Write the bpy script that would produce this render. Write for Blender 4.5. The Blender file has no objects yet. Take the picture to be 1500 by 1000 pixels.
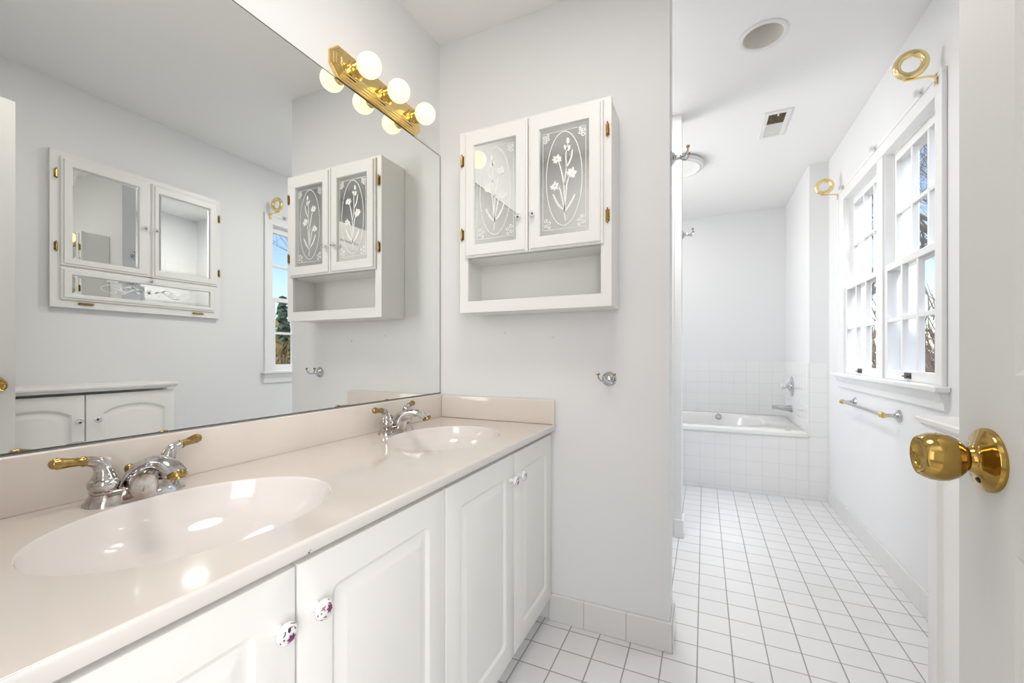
import bpy, bmesh, math, random
from mathutils import Vector, Matrix
R = math.radians
PI = math.pi
C = bpy.context.scene.collection
SC = bpy.context.scene

# ------------------------------------------------------------------ camera
cam = bpy.data.cameras.new('camera')
cam.sensor_width = 36.0
cam.lens = 615.35 / 1500 * 36
cam.shift_y = 20.1 / 1500
cam.clip_start = 0.02
co = bpy.data.objects.new('camera', cam)
C.objects.link(co)
co.location = (1.096, 0.0, 1.06)
co.rotation_euler = (R(90), 0, R(24.6155))
SC.camera = co

# ------------------------------------------------------------------ world, sun, lights, exposure
w = bpy.data.worlds.new('sky')
SC.world = w
w.use_nodes = True
nt = w.node_tree
nt.nodes.clear()
sky = nt.nodes.new('ShaderNodeTexSky')
sky.sky_type = 'NISHITA'
sky.sun_disc = False
sky.sun_elevation = R(38)
sky.sun_rotation = R(200)
sky.air_density = 1.0
sky.dust_density = 0.6
sky.ozone_density = 1.6
bg = nt.nodes.new('ShaderNodeBackground')
bg.inputs['Strength'].default_value = 0.20
out = nt.nodes.new('ShaderNodeOutputWorld')
nt.links.new(sky.outputs[0], bg.inputs[0])
nt.links.new(bg.outputs[0], out.inputs[0])

def lamp(name, kind, loc, target, energy, color, **kw):
    l = bpy.data.lights.new(name, kind)
    l.energy = energy
    l.color = color
    for k, v in kw.items():
        setattr(l, k, v)
    o = bpy.data.objects.new(name, l)
    C.objects.link(o)
    o.location = loc
    o.rotation_euler = (Vector(target) - Vector(loc)).to_track_quat('-Z', 'Y').to_euler()
    return o
LE = dict(sun=3.2, sky=78.0, bed=3.0, bedl=15.0, bedr=42.0, niche=21.0, shower=11.0, tub=3.8, ceil=7.5)  # lamp energies; every key but sun drives an added fill lamp
# sun grazing the window wall from the camera's side of the house
lamp('sun', 'SUN', (3.6, -6, 6), (2.2, 3.0, 1.0), LE['sun'], (1.0, 0.96, 0.90), angle=R(2))
# unseen fill lamps added outside the windows, in bedroom, shower, niche and over tub
lamp('sky_light', 'AREA', (2.75, 2.75, 2.85), (1.3, 2.75, 0.9), LE['sky'], (0.93, 0.96, 1.0), shape='RECTANGLE', size=1.8, size_y=0.7)  # added outside above the windows to boost the sky's light indoors
lamp('bedroom_window', 'AREA', (-0.5, -1.25, 1.5), (1.1, 0.6, 1.35), LE['bedl'], (1.0, 0.99, 0.97), shape='RECTANGLE', size=1.4, size_y=1.9)  # added bedroom fill on the left, aimed through the doorway
lamp('bedroom_door_light', 'AREA', (2.0, -1.15, 1.5), (0.5, 0.55, 1.2), LE['bedr'], (1.0, 0.99, 0.98), shape='RECTANGLE', size=1.2, size_y=1.9)  # added bedroom fill on the right, to brighten vanity doors and mirror side
lamp('shower_light', 'AREA', (0.80, 2.2, 2.455), (0.80, 2.2, 0.0), LE['shower'], (1.0, 0.97, 0.93), shape='DISK', size=0.2)  # added fill at the shower ceiling, out of view; no fixture known there
lamp('bedroom_fill_back', 'AREA', (0.95, -1.5, 1.3), (1.05, 1.5, 1.45), LE['bed'], (1.0, 0.99, 0.97), shape='RECTANGLE', size=2.4, size_y=2.0)  # weak added fill straight behind the doorway
lamp('niche_fill', 'AREA', (-0.35, 3.22, 1.55), (1.2, 3.3, 1.95), LE['niche'], (1.0, 0.98, 0.95), shape='RECTANGLE', size=0.7, size_y=1.2)  # added lamp for a guessed unseen source left of the bathtub
lamp('tub_light', 'AREA', (0.45, 4.15, 2.455), (0.6, 4.2, 0.0), LE['tub'], (1.0, 0.98, 0.95), shape='DISK', size=0.2)  # added to lighten the tub tile, hidden behind the shower wall
# unseen fill lamp added at the ceiling to brighten the counter side
lamp('ceiling_light', 'AREA', (0.80, 0.62, 2.455), (0.80, 0.62, 0.0), LE['ceil'], (1.0, 0.93, 0.865), shape='DISK', size=0.5)
SC.view_settings.view_transform = 'Standard'
SC.view_settings.look = 'None'
SC.view_settings.exposure = 0.14
SC.view_settings.gamma = 1.0
SC.view_settings.use_curve_mapping = False

# ------------------------------------------------------------------ materials
def lin(c):
    return tuple(((v / 255) / 12.92 if v / 255 <= 0.04045 else ((v / 255 + 0.055) / 1.055) ** 2.4) for v in c) + (1,)

def mat(name, col, rough=0.5, metal=0.0, bump=0.0, bscale=60, var=0.0, vscale=8, stretch=(1, 1, 1), coat=0.0, ior=1.45, spec=0.5, col2=None):
    m = bpy.data.materials.new(name)
    m.use_nodes = True
    n = m.node_tree.nodes
    L = m.node_tree.links
    b = n['Principled BSDF']
    b.inputs['Base Color'].default_value = col
    b.inputs['Roughness'].default_value = rough
    b.inputs['Metallic'].default_value = metal
    b.inputs['Coat Weight'].default_value = coat
    b.inputs['Coat Roughness'].default_value = 0.05
    b.inputs['IOR'].default_value = ior
    b.inputs['Specular IOR Level'].default_value = spec
    tc = n.new('ShaderNodeTexCoord')
    mp = n.new('ShaderNodeMapping')
    mp.inputs['Scale'].default_value = stretch
    L.new(tc.outputs['Object'], mp.inputs[0])
    nz = n.new('ShaderNodeTexNoise')
    nz.inputs['Scale'].default_value = vscale
    nz.inputs['Detail'].default_value = 4
    L.new(mp.outputs[0], nz.inputs['Vector'])
    if var > 0 or col2:
        mx = n.new('ShaderNodeMixRGB')
        mx.inputs[1].default_value = col
        c2 = col2 if col2 else tuple(max(0, v * (1 - var)) for v in col[:3]) + (1,)
        mx.inputs[2].default_value = c2
        rp = n.new('ShaderNodeValToRGB')
        rp.color_ramp.elements[0].position = 0.35
        rp.color_ramp.elements[1].position = 0.65
        L.new(nz.outputs['Fac'], rp.inputs[0])
        L.new(rp.outputs[0], mx.inputs[0])
        L.new(mx.outputs[0], b.inputs['Base Color'])
    if bump > 0:
        nb = n.new('ShaderNodeTexNoise')
        nb.inputs['Scale'].default_value = bscale
        nb.inputs['Detail'].default_value = 3
        L.new(mp.outputs[0], nb.inputs['Vector'])
        bp = n.new('ShaderNodeBump')
        bp.inputs['Strength'].default_value = bump
        bp.inputs['Distance'].default_value = 0.002
        L.new(nb.outputs['Fac'], bp.inputs['Height'])
        L.new(bp.outputs[0], b.inputs['Normal'])
    return m

def tile_mat(name, Tu, ou, Tv, ov, base, grout, gw=0.004, rough=0.15, floor=False, var=0.03):
    m = bpy.data.materials.new(name)
    m.use_nodes = True
    n = m.node_tree.nodes
    L = m.node_tree.links
    b = n['Principled BSDF']
    tc = n.new('ShaderNodeTexCoord')
    sp = n.new('ShaderNodeSeparateXYZ')
    L.new(tc.outputs['Object'], sp.inputs[0])
    def M(op, a, c=None):
        q = n.new('ShaderNodeMath')
        q.operation = op
        for i, v in enumerate((a, c)):
            if v is None:
                continue
            if isinstance(v, (int, float)):
                q.inputs[i].default_value = v
            else:
                L.new(v, q.inputs[i])
        return q.outputs[0]
    if floor:
        U, V = sp.outputs[0], sp.outputs[1]
    else:
        ge = n.new('ShaderNodeNewGeometry')
        sn = n.new('ShaderNodeSeparateXYZ')
        L.new(ge.outputs['True Normal'], sn.inputs[0])
        fx = M('GREATER_THAN', M('ABSOLUTE', sn.outputs[0]), 0.5)
        U = M('ADD', M('MULTIPLY', sp.outputs[1], fx), M('MULTIPLY', sp.outputs[0], M('SUBTRACT', 1.0, fx)))
        V = sp.outputs[2]
    def line(W, T, o):
        a = M('DIVIDE', M('SUBTRACT', W, o), T)
        f = M('ABSOLUTE', M('SUBTRACT', M('FRACT', M('ADD', a, 0.5)), 0.5))
        mr = n.new('ShaderNodeMapRange')
        mr.inputs['From Min'].default_value = gw / T * 0.35
        mr.inputs['From Max'].default_value = gw / T * 0.65
        mr.inputs['To Min'].default_value = 1
        mr.inputs['To Max'].default_value = 0
        L.new(f, mr.inputs['Value'])
        return mr.outputs[0], M('FLOOR', a)
    lu, iu = line(U, Tu, ou)
    lv, iv = line(V, Tv, ov)
    g = M('MAXIMUM', lu, lv)
    cb = n.new('ShaderNodeCombineXYZ')
    L.new(iu, cb.inputs[0])
    L.new(iv, cb.inputs[1])
    wn = n.new('ShaderNodeTexWhiteNoise')
    L.new(cb.outputs[0], wn.inputs['Vector'])
    mb = n.new('ShaderNodeMixRGB')
    mb.inputs[1].default_value = base
    mb.inputs[2].default_value = tuple(v * (1 - var) for v in base[:3]) + (1,)
    L.new(wn.outputs['Value'], mb.inputs[0])
    mx = n.new('ShaderNodeMixRGB')
    L.new(g, mx.inputs[0])
    L.new(mb.outputs[0], mx.inputs[1])
    mx.inputs[2].default_value = grout
    L.new(mx.outputs[0], b.inputs['Base Color'])
    rr = n.new('ShaderNodeMapRange')
    rr.inputs['To Min'].default_value = rough
    rr.inputs['To Max'].default_value = 0.8
    L.new(g, rr.inputs['Value'])
    L.new(rr.outputs[0], b.inputs['Roughness'])
    bp = n.new('ShaderNodeBump')
    bp.invert = True
    bp.inputs['Strength'].default_value = 0.4
    bp.inputs['Distance'].default_value = 0.001
    L.new(g, bp.inputs['Height'])
    L.new(bp.outputs[0], b.inputs['Normal'])
    return m

def emit(name, col, s):
    m = bpy.data.materials.new(name)
    m.use_nodes = True
    n = m.node_tree.nodes
    b = n['Principled BSDF']
    b.inputs['Base Color'].default_value = (0.28, 0.27, 0.24, 1)
    b.inputs['Roughness'].default_value = 0.15
    b.inputs['Emission Color'].default_value = col
    b.inputs['Emission Strength'].default_value = s
    return m

def glass(name, tint=(1, 1, 1, 1)):
    m = bpy.data.materials.new(name)
    m.use_nodes = True
    n = m.node_tree.nodes
    L = m.node_tree.links
    n.remove(n['Principled BSDF'])
    t = n.new('ShaderNodeBsdfTransparent')
    t.inputs[0].default_value = tint
    g = n.new('ShaderNodeBsdfGlossy')
    g.inputs['Roughness'].default_value = 0.0
    lw = n.new('ShaderNodeLayerWeight')
    lw.inputs[0].default_value = 0.5
    pw = n.new('ShaderNodeMath')
    pw.operation = 'POWER'
    L.new(lw.outputs['Facing'], pw.inputs[0])
    pw.inputs[1].default_value = 5.0
    ad = n.new('ShaderNodeMath')
    ad.operation = 'MULTIPLY_ADD'
    L.new(pw.outputs[0], ad.inputs[0])
    ad.inputs[1].default_value = 0.7
    ad.inputs[2].default_value = 0.03
    x = n.new('ShaderNodeMixShader')
    L.new(ad.outputs[0], x.inputs[0])
    L.new(t.outputs[0], x.inputs[1])
    L.new(g.outputs[0], x.inputs[2])
    L.new(x.outputs[0], n['Material Output'].inputs[0])
    return m

M_wall = mat('wall_paint', (0.83, 0.838, 0.85, 1), 0.6, bump=0.04, bscale=180)
M_ceil = mat('ceiling_paint', (0.91, 0.91, 0.91, 1), 0.7, bump=0.04, bscale=180)
M_trim = mat('trim_paint', (0.87, 0.875, 0.88, 1), 0.35)
M_cab = mat('cabinet_white', (0.86, 0.86, 0.845, 1), 0.35, bump=0.02, bscale=90)
M_van = mat('vanity_white', (0.87, 0.87, 0.85, 1), 0.3)
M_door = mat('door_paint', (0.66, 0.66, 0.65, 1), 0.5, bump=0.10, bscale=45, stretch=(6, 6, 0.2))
M_marble = mat('cultured_marble', (0.79, 0.725, 0.665, 1), 0.11, var=0.04, vscale=3.0, stretch=(1, 2.5, 1), coat=0.3)
M_basin = mat('basin_marble', (0.87, 0.825, 0.795, 1), 0.08, coat=0.3)
M_floor = tile_mat('floor_tile', 0.1125, 1.073, 0.1125, 1.449, (0.81, 0.815, 0.825, 1), (0.36, 0.345, 0.33, 1), 0.0045, 0.22, floor=True)
M_base = tile_mat('base_tile', 0.16, 0.832, 0.9, 0.45, (0.80, 0.80, 0.795, 1), (0.5, 0.5, 0.49, 1), 0.003, 0.2)
M_wtile = tile_mat('wall_tile', 0.109, 1.796, 0.1085, 0.0285, (0.90, 0.90, 0.90, 1), (0.74, 0.74, 0.74, 1), 0.003, 0.12, var=0.012)
M_mirror = mat('silvered_glass', (0.865, 0.88, 0.865, 1), 0.0, 1.0)
M_mirror2 = mat('cabinet_mirror_glass', (0.84, 0.855, 0.84, 1), 0.0, 1.0)
M_etch = mat('frosted_etching', (0.90, 0.90, 0.88, 1), 0.5, 0.45)
M_frost = mat('mirror_edge_line', (0.10, 0.10, 0.09, 1), 0.5)
M_chrome = mat('chrome', (0.60, 0.61, 0.63, 1), 0.05, 1.0)
M_worn = mat('worn_chrome', (0.70, 0.71, 0.72, 1), 0.06, 1.0, col2=(0.42, 0.36, 0.32, 1), vscale=38)
M_brass = mat('polished_brass', (0.83, 0.62, 0.26, 1), 0.13, 1.0)
M_brassd = mat('aged_brass', (0.46, 0.32, 0.11, 1), 0.2, 1.0, col2=(0.30, 0.20, 0.07, 1), vscale=60)
M_brassp = mat('pale_brass', (0.86, 0.70, 0.36, 1), 0.16, 1.0)
M_knobb = mat('knob_brass', (0.50, 0.345, 0.105, 1), 0.10, 1.0, col2=(0.38, 0.235, 0.06, 1), vscale=20)
M_dark = mat('dark_gap', (0.03, 0.03, 0.03, 1), 0.8)
M_hole = mat('dark_hole', (0.02, 0.02, 0.02, 1), 0.6)
M_porc = mat('porcelain', (0.85, 0.85, 0.85, 1), 0.1, coat=0.3)
M_petal = mat('purple_petal', (0.22, 0.04, 0.16, 1), 0.3)
M_leaf = mat('brown_leaf', (0.07, 0.045, 0.04, 1), 0.3)
M_pink = mat('rose_petal', (0.45, 0.16, 0.20, 1), 0.3)
M_tub = mat('tub_enamel', (0.84, 0.835, 0.82, 1), 0.1, coat=0.3)
M_plast = mat('white_plastic', (0.82, 0.82, 0.80, 1), 0.4)
M_grey = mat('grey_plastic', (0.55, 0.55, 0.54, 1), 0.5)
M_can = mat('can_baffle', (0.90, 0.87, 0.81, 1), 0.35)
M_dust = mat('dusty_grille', (0.22, 0.16, 0.11, 1), 0.8, var=0.4, vscale=90)
M_fill = mat('wall_filler', (0.74, 0.745, 0.75, 1), 0.7)
M_liftd = mat('dark_lift', (0.06, 0.06, 0.065, 1), 0.4)
M_glass = glass('window_glass')
M_clear = glass('clear_plastic', (0.93, 0.93, 0.93, 1))
M_bulb = emit('bulb_glow', (1.0, 0.77, 0.40, 1), 1.6)
M_bark = mat('winter_bark', (0.085, 0.065, 0.055, 1), 0.9, var=0.4, vscale=6)
M_twig = mat('winter_twig', (0.13, 0.09, 0.07, 1), 0.9)
M_needle = mat('spruce_needles', (0.09, 0.16, 0.09, 1), 0.8, var=0.5, vscale=2)
M_thick = mat('dry_brush', (0.42, 0.30, 0.19, 1), 0.9, col2=(0.19, 0.13, 0.085, 1), vscale=1.5)
M_gold = mat('tan_leaves', (0.36, 0.25, 0.08, 1), 0.9, col2=(0.20, 0.14, 0.05, 1), vscale=2)
M_ground = mat('leaf_litter', (0.22, 0.16, 0.09, 1), 0.95, col2=(0.12, 0.11, 0.05, 1), vscale=0.6)

# ------------------------------------------------------------------ helpers
def woff(o):
    v = Vector((0, 0, 0))
    while o is not None:
        v += o.location
        o = o.parent
    return v

def obj(name, bm, mats, parent=None, smooth=False, local=False, sharp=35):
    bmesh.ops.recalc_face_normals(bm, faces=bm.faces[:])
    if parent is not None and not local:
        bmesh.ops.translate(bm, verts=bm.verts[:], vec=-woff(parent))
    me = bpy.data.meshes.new(name)
    if smooth:
        for f in bm.faces:
            f.smooth = True
        for e in bm.edges:
            if len(e.link_faces) == 2 and e.calc_face_angle(0) > R(sharp):
                e.smooth = False
    bm.to_mesh(me)
    bm.free()
    for m in (mats if isinstance(mats, (list, tuple)) else [mats]):
        me.materials.append(m)
    o = bpy.data.objects.new(name, me)
    C.objects.link(o)
    if parent is not None:
        o.parent = parent
    return o

def thing(name, label, cat, loc=(0, 0, 0), group=None, rotz=0):
    o = bpy.data.objects.new(name, None)
    o.empty_display_size = 0.05
    C.objects.link(o)
    o.location = loc
    o.rotation_euler = (0, 0, rotz)
    o['label'] = label
    o['category'] = cat
    if group:
        o['group'] = group
    return o

def tag(o, label, cat, group=None, kind=None):
    o['label'] = label
    o['category'] = cat
    if group:
        o['group'] = group
    if kind:
        o['kind'] = kind
    return o

def struct(o, label=None):
    o['kind'] = 'structure'
    if label:
        o['label'] = label
        o['category'] = o.name.split('_')[0]
    return o

def dup(o, parent=None):
    c = o.copy()
    C.objects.link(c)
    c.parent = parent
    for ch in list(o.children):
        dup(ch, c)
    return c

def BM():
    return bmesh.new()

def box(bm, a, b, mi=0, r=0.0, seg=2):
    x0, y0, z0 = [min(p, q) for p, q in zip(a, b)]
    x1, y1, z1 = [max(p, q) for p, q in zip(a, b)]
    v = [bm.verts.new(p) for p in ((x0, y0, z0), (x1, y0, z0), (x1, y1, z0), (x0, y1, z0), (x0, y0, z1), (x1, y0, z1), (x1, y1, z1), (x0, y1, z1))]
    fs = [bm.faces.new([v[i] for i in q]) for q in ((3, 2, 1, 0), (4, 5, 6, 7), (0, 1, 5, 4), (1, 2, 6, 5), (2, 3, 7, 6), (3, 0, 4, 7))]
    for f in fs:
        f.material_index = mi
    if r > 0:
        es = set()
        for f in fs:
            es.update(f.edges)
        rr = bmesh.ops.bevel(bm, geom=list(es), offset=r, segments=seg, affect='EDGES', profile=0.5)
        for f in rr['faces']:
            f.material_index = mi
    return bm

def loops(bm, ls, cap0=False, cap1=False, mi=0, closed=True):
    rows = [[bm.verts.new(p) for p in l] for l in ls]
    n = len(rows[0])
    for a, b in zip(rows, rows[1:]):
        for i in range(n if closed else n - 1):
            j = (i + 1) % n
            try:
                f = bm.faces.new((a[i], a[j], b[j], b[i]))
                f.material_index = mi
            except ValueError:
                pass
    if cap0:
        bm.faces.new(rows[0][::-1]).material_index = mi
    if cap1:
        bm.faces.new(rows[-1]).material_index = mi
    return rows

def frame_of(ax):
    ax = Vector(ax).normalized()
    up = Vector((0, 0, 1)) if abs(ax.z) < 0.9 else Vector((0, 1, 0))
    u = ax.cross(up).normalized()
    v = ax.cross(u).normalized()
    return ax, u, v

def lathe(bm, org, ax, prof, seg=24, mi=0, cap0=True, cap1=True):
    ax, u, v = frame_of(ax)
    org = Vector(org)
    ls = []
    for r, h in prof:
        ls.append([org + ax * h + (u * math.cos(2 * PI * k / seg) + v * math.sin(2 * PI * k / seg)) * max(r, 1e-4) for k in range(seg)])
    loops(bm, ls, cap0, cap1, mi)
    return bm

def tube(bm, pts, rad, seg=12, mi=0, cap=True):
    pts = [Vector(p) for p in pts]
    n = len(pts)
    rs = rad if isinstance(rad, (list, tuple)) else [rad] * n
    ls = []
    pu = None
    for i, p in enumerate(pts):
        d = (pts[min(i + 1, n - 1)] - pts[max(i - 1, 0)]).normalized()
        if pu is None:
            _, u, v = frame_of(d)
        else:
            u = (pu - d * pu.dot(d)).normalized()
            v = d.cross(u)
        pu = u
        ls.append([p + (u * math.cos(2 * PI * k / seg) + v * math.sin(2 * PI * k / seg)) * rs[i] for k in range(seg)])
    loops(bm, ls, cap, cap, mi)
    return bm

def spline(pts, n=8):
    P = [Vector(p) for p in pts]
    o = []
    for i in range(len(P) - 1):
        p0, p1, p2, p3 = P[max(i - 1, 0)], P[i], P[i + 1], P[min(i + 2, len(P) - 1)]
        for k in range(n):
            t = k / n
            o.append(0.5 * ((2 * p1) + (p2 - p0) * t + (2 * p0 - 5 * p1 + 4 * p2 - p3) * t * t + (3 * p1 - p0 - 3 * p2 + p3) * t ** 3))
    o.append(P[-1])
    return o

def torus(bm, c, ax, RR, r, seg=40, sg=14, mi=0):
    ax, u, v = frame_of(ax)
    c = Vector(c)
    rows = []
    for i in range(seg):
        a = 2 * PI * i / seg
        d = u * math.cos(a) + v * math.sin(a)
        rows.append([c + d * (RR + r * math.cos(2 * PI * k / sg)) + ax * r * math.sin(2 * PI * k / sg) for k in range(sg)])
    rows.append(rows[0])
    loops(bm, rows, mi=mi)
    bmesh.ops.remove_doubles(bm, verts=bm.verts[:], dist=1e-6)

def rrect(x0, z0, x1, z1, r, n=5):
    o = []
    for cx, cz, a in ((x1 - r, z0 + r, -90), (x1 - r, z1 - r, 0), (x0 + r, z1 - r, 90), (x0 + r, z0 + r, 180)):
        for k in range(n + 1):
            t = R(a + 90 * k / n)
            o.append((cx + r * math.cos(t), cz + r * math.sin(t)))
    return o

def arch(x0, z0, x1, z1, rise, r, n=14):
    """outline with square bottom corners (small radius) and an arched top"""
    o = []
    for cx, cz, a in ((x1 - r, z0 + r, -90),):
        for k in range(5):
            t = R(a + 90 * k / 4)
            o.append((cx + r * math.cos(t), cz + r * math.sin(t)))
    for k in range(n + 1):
        s = k / n
        x = x1 + (x0 - x1) * s
        q = (2 * s - 1)
        z = z1 - rise + rise * (1 - abs(q) ** 2.6)
        o.append((x, z))
    for k in range(5):
        t = R(180 + 90 * k / 4)
        o.append((x0 + r + r * math.cos(t), z0 + r + r * math.sin(t)))
    return o

def inset(poly, d):
    n = len(poly)
    o = []
    for i in range(n):
        a, b, c = Vector(poly[i - 1]), Vector(poly[i]), Vector(poly[(i + 1) % n])
        e1, e2 = (b - a), (c - b)
        if e1.length < 1e-6:
            e1 = e2
        if e2.length < 1e-6:
            e2 = e1
        e1.normalize()
        e2.normalize()
        n1, n2 = Vector((-e1.y, e1.x)), Vector((-e2.y, e2.x))
        m = (n1 + n2)
        m.normalize()
        k = d / max(0.4, m.dot(n1))
        o.append((b.x + m.x * k, b.y + m.y * k))
    return o

def to_rect(poly, x0, z0, x1, z1):
    """for every point of poly, a matching point on the rectangle"""
    cx = sum(p[0] for p in poly) / len(poly)
    cz = sum(p[1] for p in poly) / len(poly)
    o = []
    for x, z in poly:
        dx, dz = x - cx, z - cz
        t = 1e9
        if dx > 1e-9: t = min(t, (x1 - cx) / dx)
        if dx < -1e-9: t = min(t, (x0 - cx) / dx)
        if dz > 1e-9: t = min(t, (z1 - cz) / dz)
        if dz < -1e-9: t = min(t, (z0 - cz) / dz)
        o.append([cx + dx * t, cz + dz * t])
    for q in ((x0, z0), (x1, z0), (x1, z1), (x0, z1)):
        k = min(range(len(o)), key=lambda i: (o[i][0] - q[0]) ** 2 + (o[i][1] - q[1]) ** 2)
        o[k] = list(q)
    return [tuple(p) for p in o]

def slab(bm, F, x0, z0, x1, z1, th, panel, prof, edge=0.004, mi=0):
    """door slab in a plane: F(a, b, d) maps plane coords + depth (towards the viewer) to 3D; panel outline; prof = (inset, depth) list"""
    pf = panel
    panel = pf(0)
    rc = to_rect(panel, x0, z0, x1, z1)
    ri = to_rect(panel, x0 + edge, z0 + edge, x1 - edge, z1 - edge)
    ls = [[F(a, b, -th) for a, b in rc], [F(a, b, -edge) for a, b in rc], [F(a, b, -edge * 0.3) for a, b in to_rect(panel, x0 + edge * .3, z0 + edge * .3, x1 - edge * .3, z1 - edge * .3)], [F(a, b, 0) for a, b in ri], [F(a, b, 0) for a, b in panel]]
    for i, d in prof:
        ls.append([F(a, b, d) for a, b in pf(i)])
    loops(bm, ls, True, True, mi)
    return bm

def ring_rect(bm, F, o, i, d0, d1, mi=0):
    """rectangular frame between outer rect o and inner rect i (x0,z0,x1,z1), depth d0..d1"""
    def q(r, d):
        return [F(r[0], r[1], d), F(r[2], r[1], d), F(r[2], r[3], d), F(r[0], r[3], d)]
    loops(bm, [q(o, d0), q(o, d1), q(i, d1), q(i, d0), q(o, d0)], mi=mi)
    bmesh.ops.remove_doubles(bm, verts=bm.verts[:], dist=1e-6)
    return bm

def ribbon(bm, F, pts, wd, d=0.0, mi=0):
    n = len(pts)
    ws = wd if isinstance(wd, (list, tuple)) else [wd] * n
    P = [Vector(p) for p in pts]
    A, B = [], []
    for i in range(n):
        t = (P[min(i + 1, n - 1)] - P[max(i - 1, 0)])
        if t.length < 1e-9:
            t = Vector((1, 0))
        t.normalize()
        m = Vector((-t.y, t.x)) * ws[i] * 0.5
        A.append(bm.verts.new(F(P[i].x + m.x, P[i].y + m.y, d)))
        B.append(bm.verts.new(F(P[i].x - m.x, P[i].y - m.y, d)))
    for i in range(n - 1):
        bm.faces.new((A[i], A[i + 1], B[i + 1], B[i])).material_index = mi

def blob(bm, F, c, rx, rz, ang, d=0.0, mi=0, n=12, tip=1.0):
    vs = []
    for k in range(n):
        t = 2 * PI * k / n
        x = rx * math.cos(t) * (1 if math.cos(t) < 0 else tip)
        z = rz * math.sin(t) * (1 - 0.3 * math.cos(t))
        vs.append(bm.verts.new(F(c[0] + x * math.cos(ang) - z * math.sin(ang), c[1] + x * math.sin(ang) + z * math.cos(ang), d)))
    bm.faces.new(vs).material_index = mi

def sp2(pts, n=8):
    return [(p.x, p.y) for p in spline([(a, b, 0) for a, b in pts], n)]

# plane mappers
def FX(x0, s):      # plane of constant x, viewer on the side s (+1 / -1); a = y, b = z
    return lambda a, b, d: Vector((x0 + s * d, a, b))
def FY(y0, s):
    return lambda a, b, d: Vector((a, y0 + s * d, b))

# ------------------------------------------------------------------ dimensions
Y1, XW, TW = 1.602, 0.9826, 0.134
ZC, XR = 2.4636, 1.915
Y2, XW2 = 2.629, 0.9748
YT, XS, YB = 3.717, 1.796, 4.69
XO = 2.035            # outside face of the right wall

# ------------------------------------------------------------------ room shell
struct(obj('floor', box(BM(), (-0.05, -0.12, -0.06), (XR, YB, 0)), M_floor), 'white square tile floor with grey grout lines')

bm = BM()
can = (1.33, 2.14); CR = 0.078
circ = [(can[0] + CR * math.cos(2 * PI * k / 40), can[1] + CR * math.sin(2 * PI * k / 40)) for k in range(40)]
rcx = to_rect(circ, -0.1, -0.12, XO, YB)
loops(bm, [[Vector((a, b, ZC)) for a, b in rcx], [Vector((a, b, ZC)) for a, b in circ], [Vector((a, b, ZC + 0.14)) for a, b in circ], [Vector((a, b, ZC + 0.14)) for a, b in rcx], [Vector((a, b, ZC)) for a, b in rcx]])
bmesh.ops.remove_doubles(bm, verts=bm.verts[:], dist=1e-6)
struct(obj('ceiling', bm, M_ceil), 'flat white ceiling over the bathroom')

bm = BM()
box(bm, (-0.1, -0.12, 0), (0, 2.85, ZC))
box(bm, (-0.1, 3.6, 0), (0, YB, ZC))
box(bm, (-0.1, 2.85, 0), (0, 3.6, 1.05))  # opening made up for the added niche lamp behind it
box(bm, (-0.1, 2.85, 2.25), (0, 3.6, ZC))
struct(obj('wall_left', bm, M_wall), 'pale grey wall behind the large mirror')
struct(obj('wall_middle', box(BM(), (0, Y1, 0), (XW, Y1 + TW, ZC)), M_wall), 'pale grey wall carrying the white cabinet over the counter end')
struct(obj('wall_shower', box(BM(), (0, Y2, 0), (XW2, Y2 + 0.11, ZC)), M_wall), 'narrow white wall end past the shower opening')
struct(obj('wall_back', box(BM(), (-0.1, YB, 0), (XR + 0.12, YB + 0.1, ZC)), M_wall), 'pale grey wall behind the bathtub')
struct(obj('wall_alcove', box(BM(), (XS, YT, 0), (XR, YB, ZC)), M_wall), 'short wall at the tap end of the bathtub')
# near wall with the doorway the camera stands in
bm = BM()
DW0, DW1, DH = 0.66, 1.437, 2.07
box(bm, (0, -0.12, 0), (DW0, 0.0, ZC))
box(bm, (DW1, -0.12, 0), (XR, 0.0, ZC))
box(bm, (DW0, -0.12, DH), (DW1, 0.0, ZC))
struct(obj('wall_near', bm, M_wall), 'wall around the entrance doorway')
# right wall with the window opening
WY0, WY1, WZ0, WZ1 = 2.147, 3.325, 0.935, 2.062
bm = BM()
box(bm, (XR, -0.12, 0), (XO, WY0, ZC))
box(bm, (XR, WY1, 0), (XO, YB, ZC))
box(bm, (XR, WY0, 0), (XO, WY1, WZ0))
box(bm, (XR, WY0, WZ1), (XO, WY1, ZC))
struct(obj('wall_right', bm, M_wall), 'pale grey wall with the two windows')

# bedroom behind the camera
bm = BM()
box(bm, (-1.6, -3.4, 0), (3.0, -3.3, 2.6))
box(bm, (-1.7, -3.4, 0), (-1.6, -0.12, 2.6))
box(bm, (2.9, -3.4, 0), (3.0, -0.12, 2.6))
box(bm, (-1.7, -0.121, 0), (0.0, -0.02, 2.6))
box(bm, (XR, -0.121, 0), (3.0, -0.02, 2.6))
box(bm, (-1.7, -0.121, ZC), (3.0, -0.02, 2.6))
struct(obj('wall_bedroom', bm, M_wall), 'plain bedroom walls behind the entrance doorway')
struct(obj('floor_bedroom', box(BM(), (-1.7, -3.4, -0.06), (3.0, -0.12, 0.0)), mat('beige_carpet', (0.55, 0.50, 0.43, 1), 0.95, bump=0.5, bscale=200)), 'beige bedroom carpet behind the doorway')
struct(obj('ceiling_bedroom', box(BM(), (-1.7, -3.4, 2.6), (3.0, -0.02, 2.7)), M_ceil), 'white bedroom ceiling')

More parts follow.
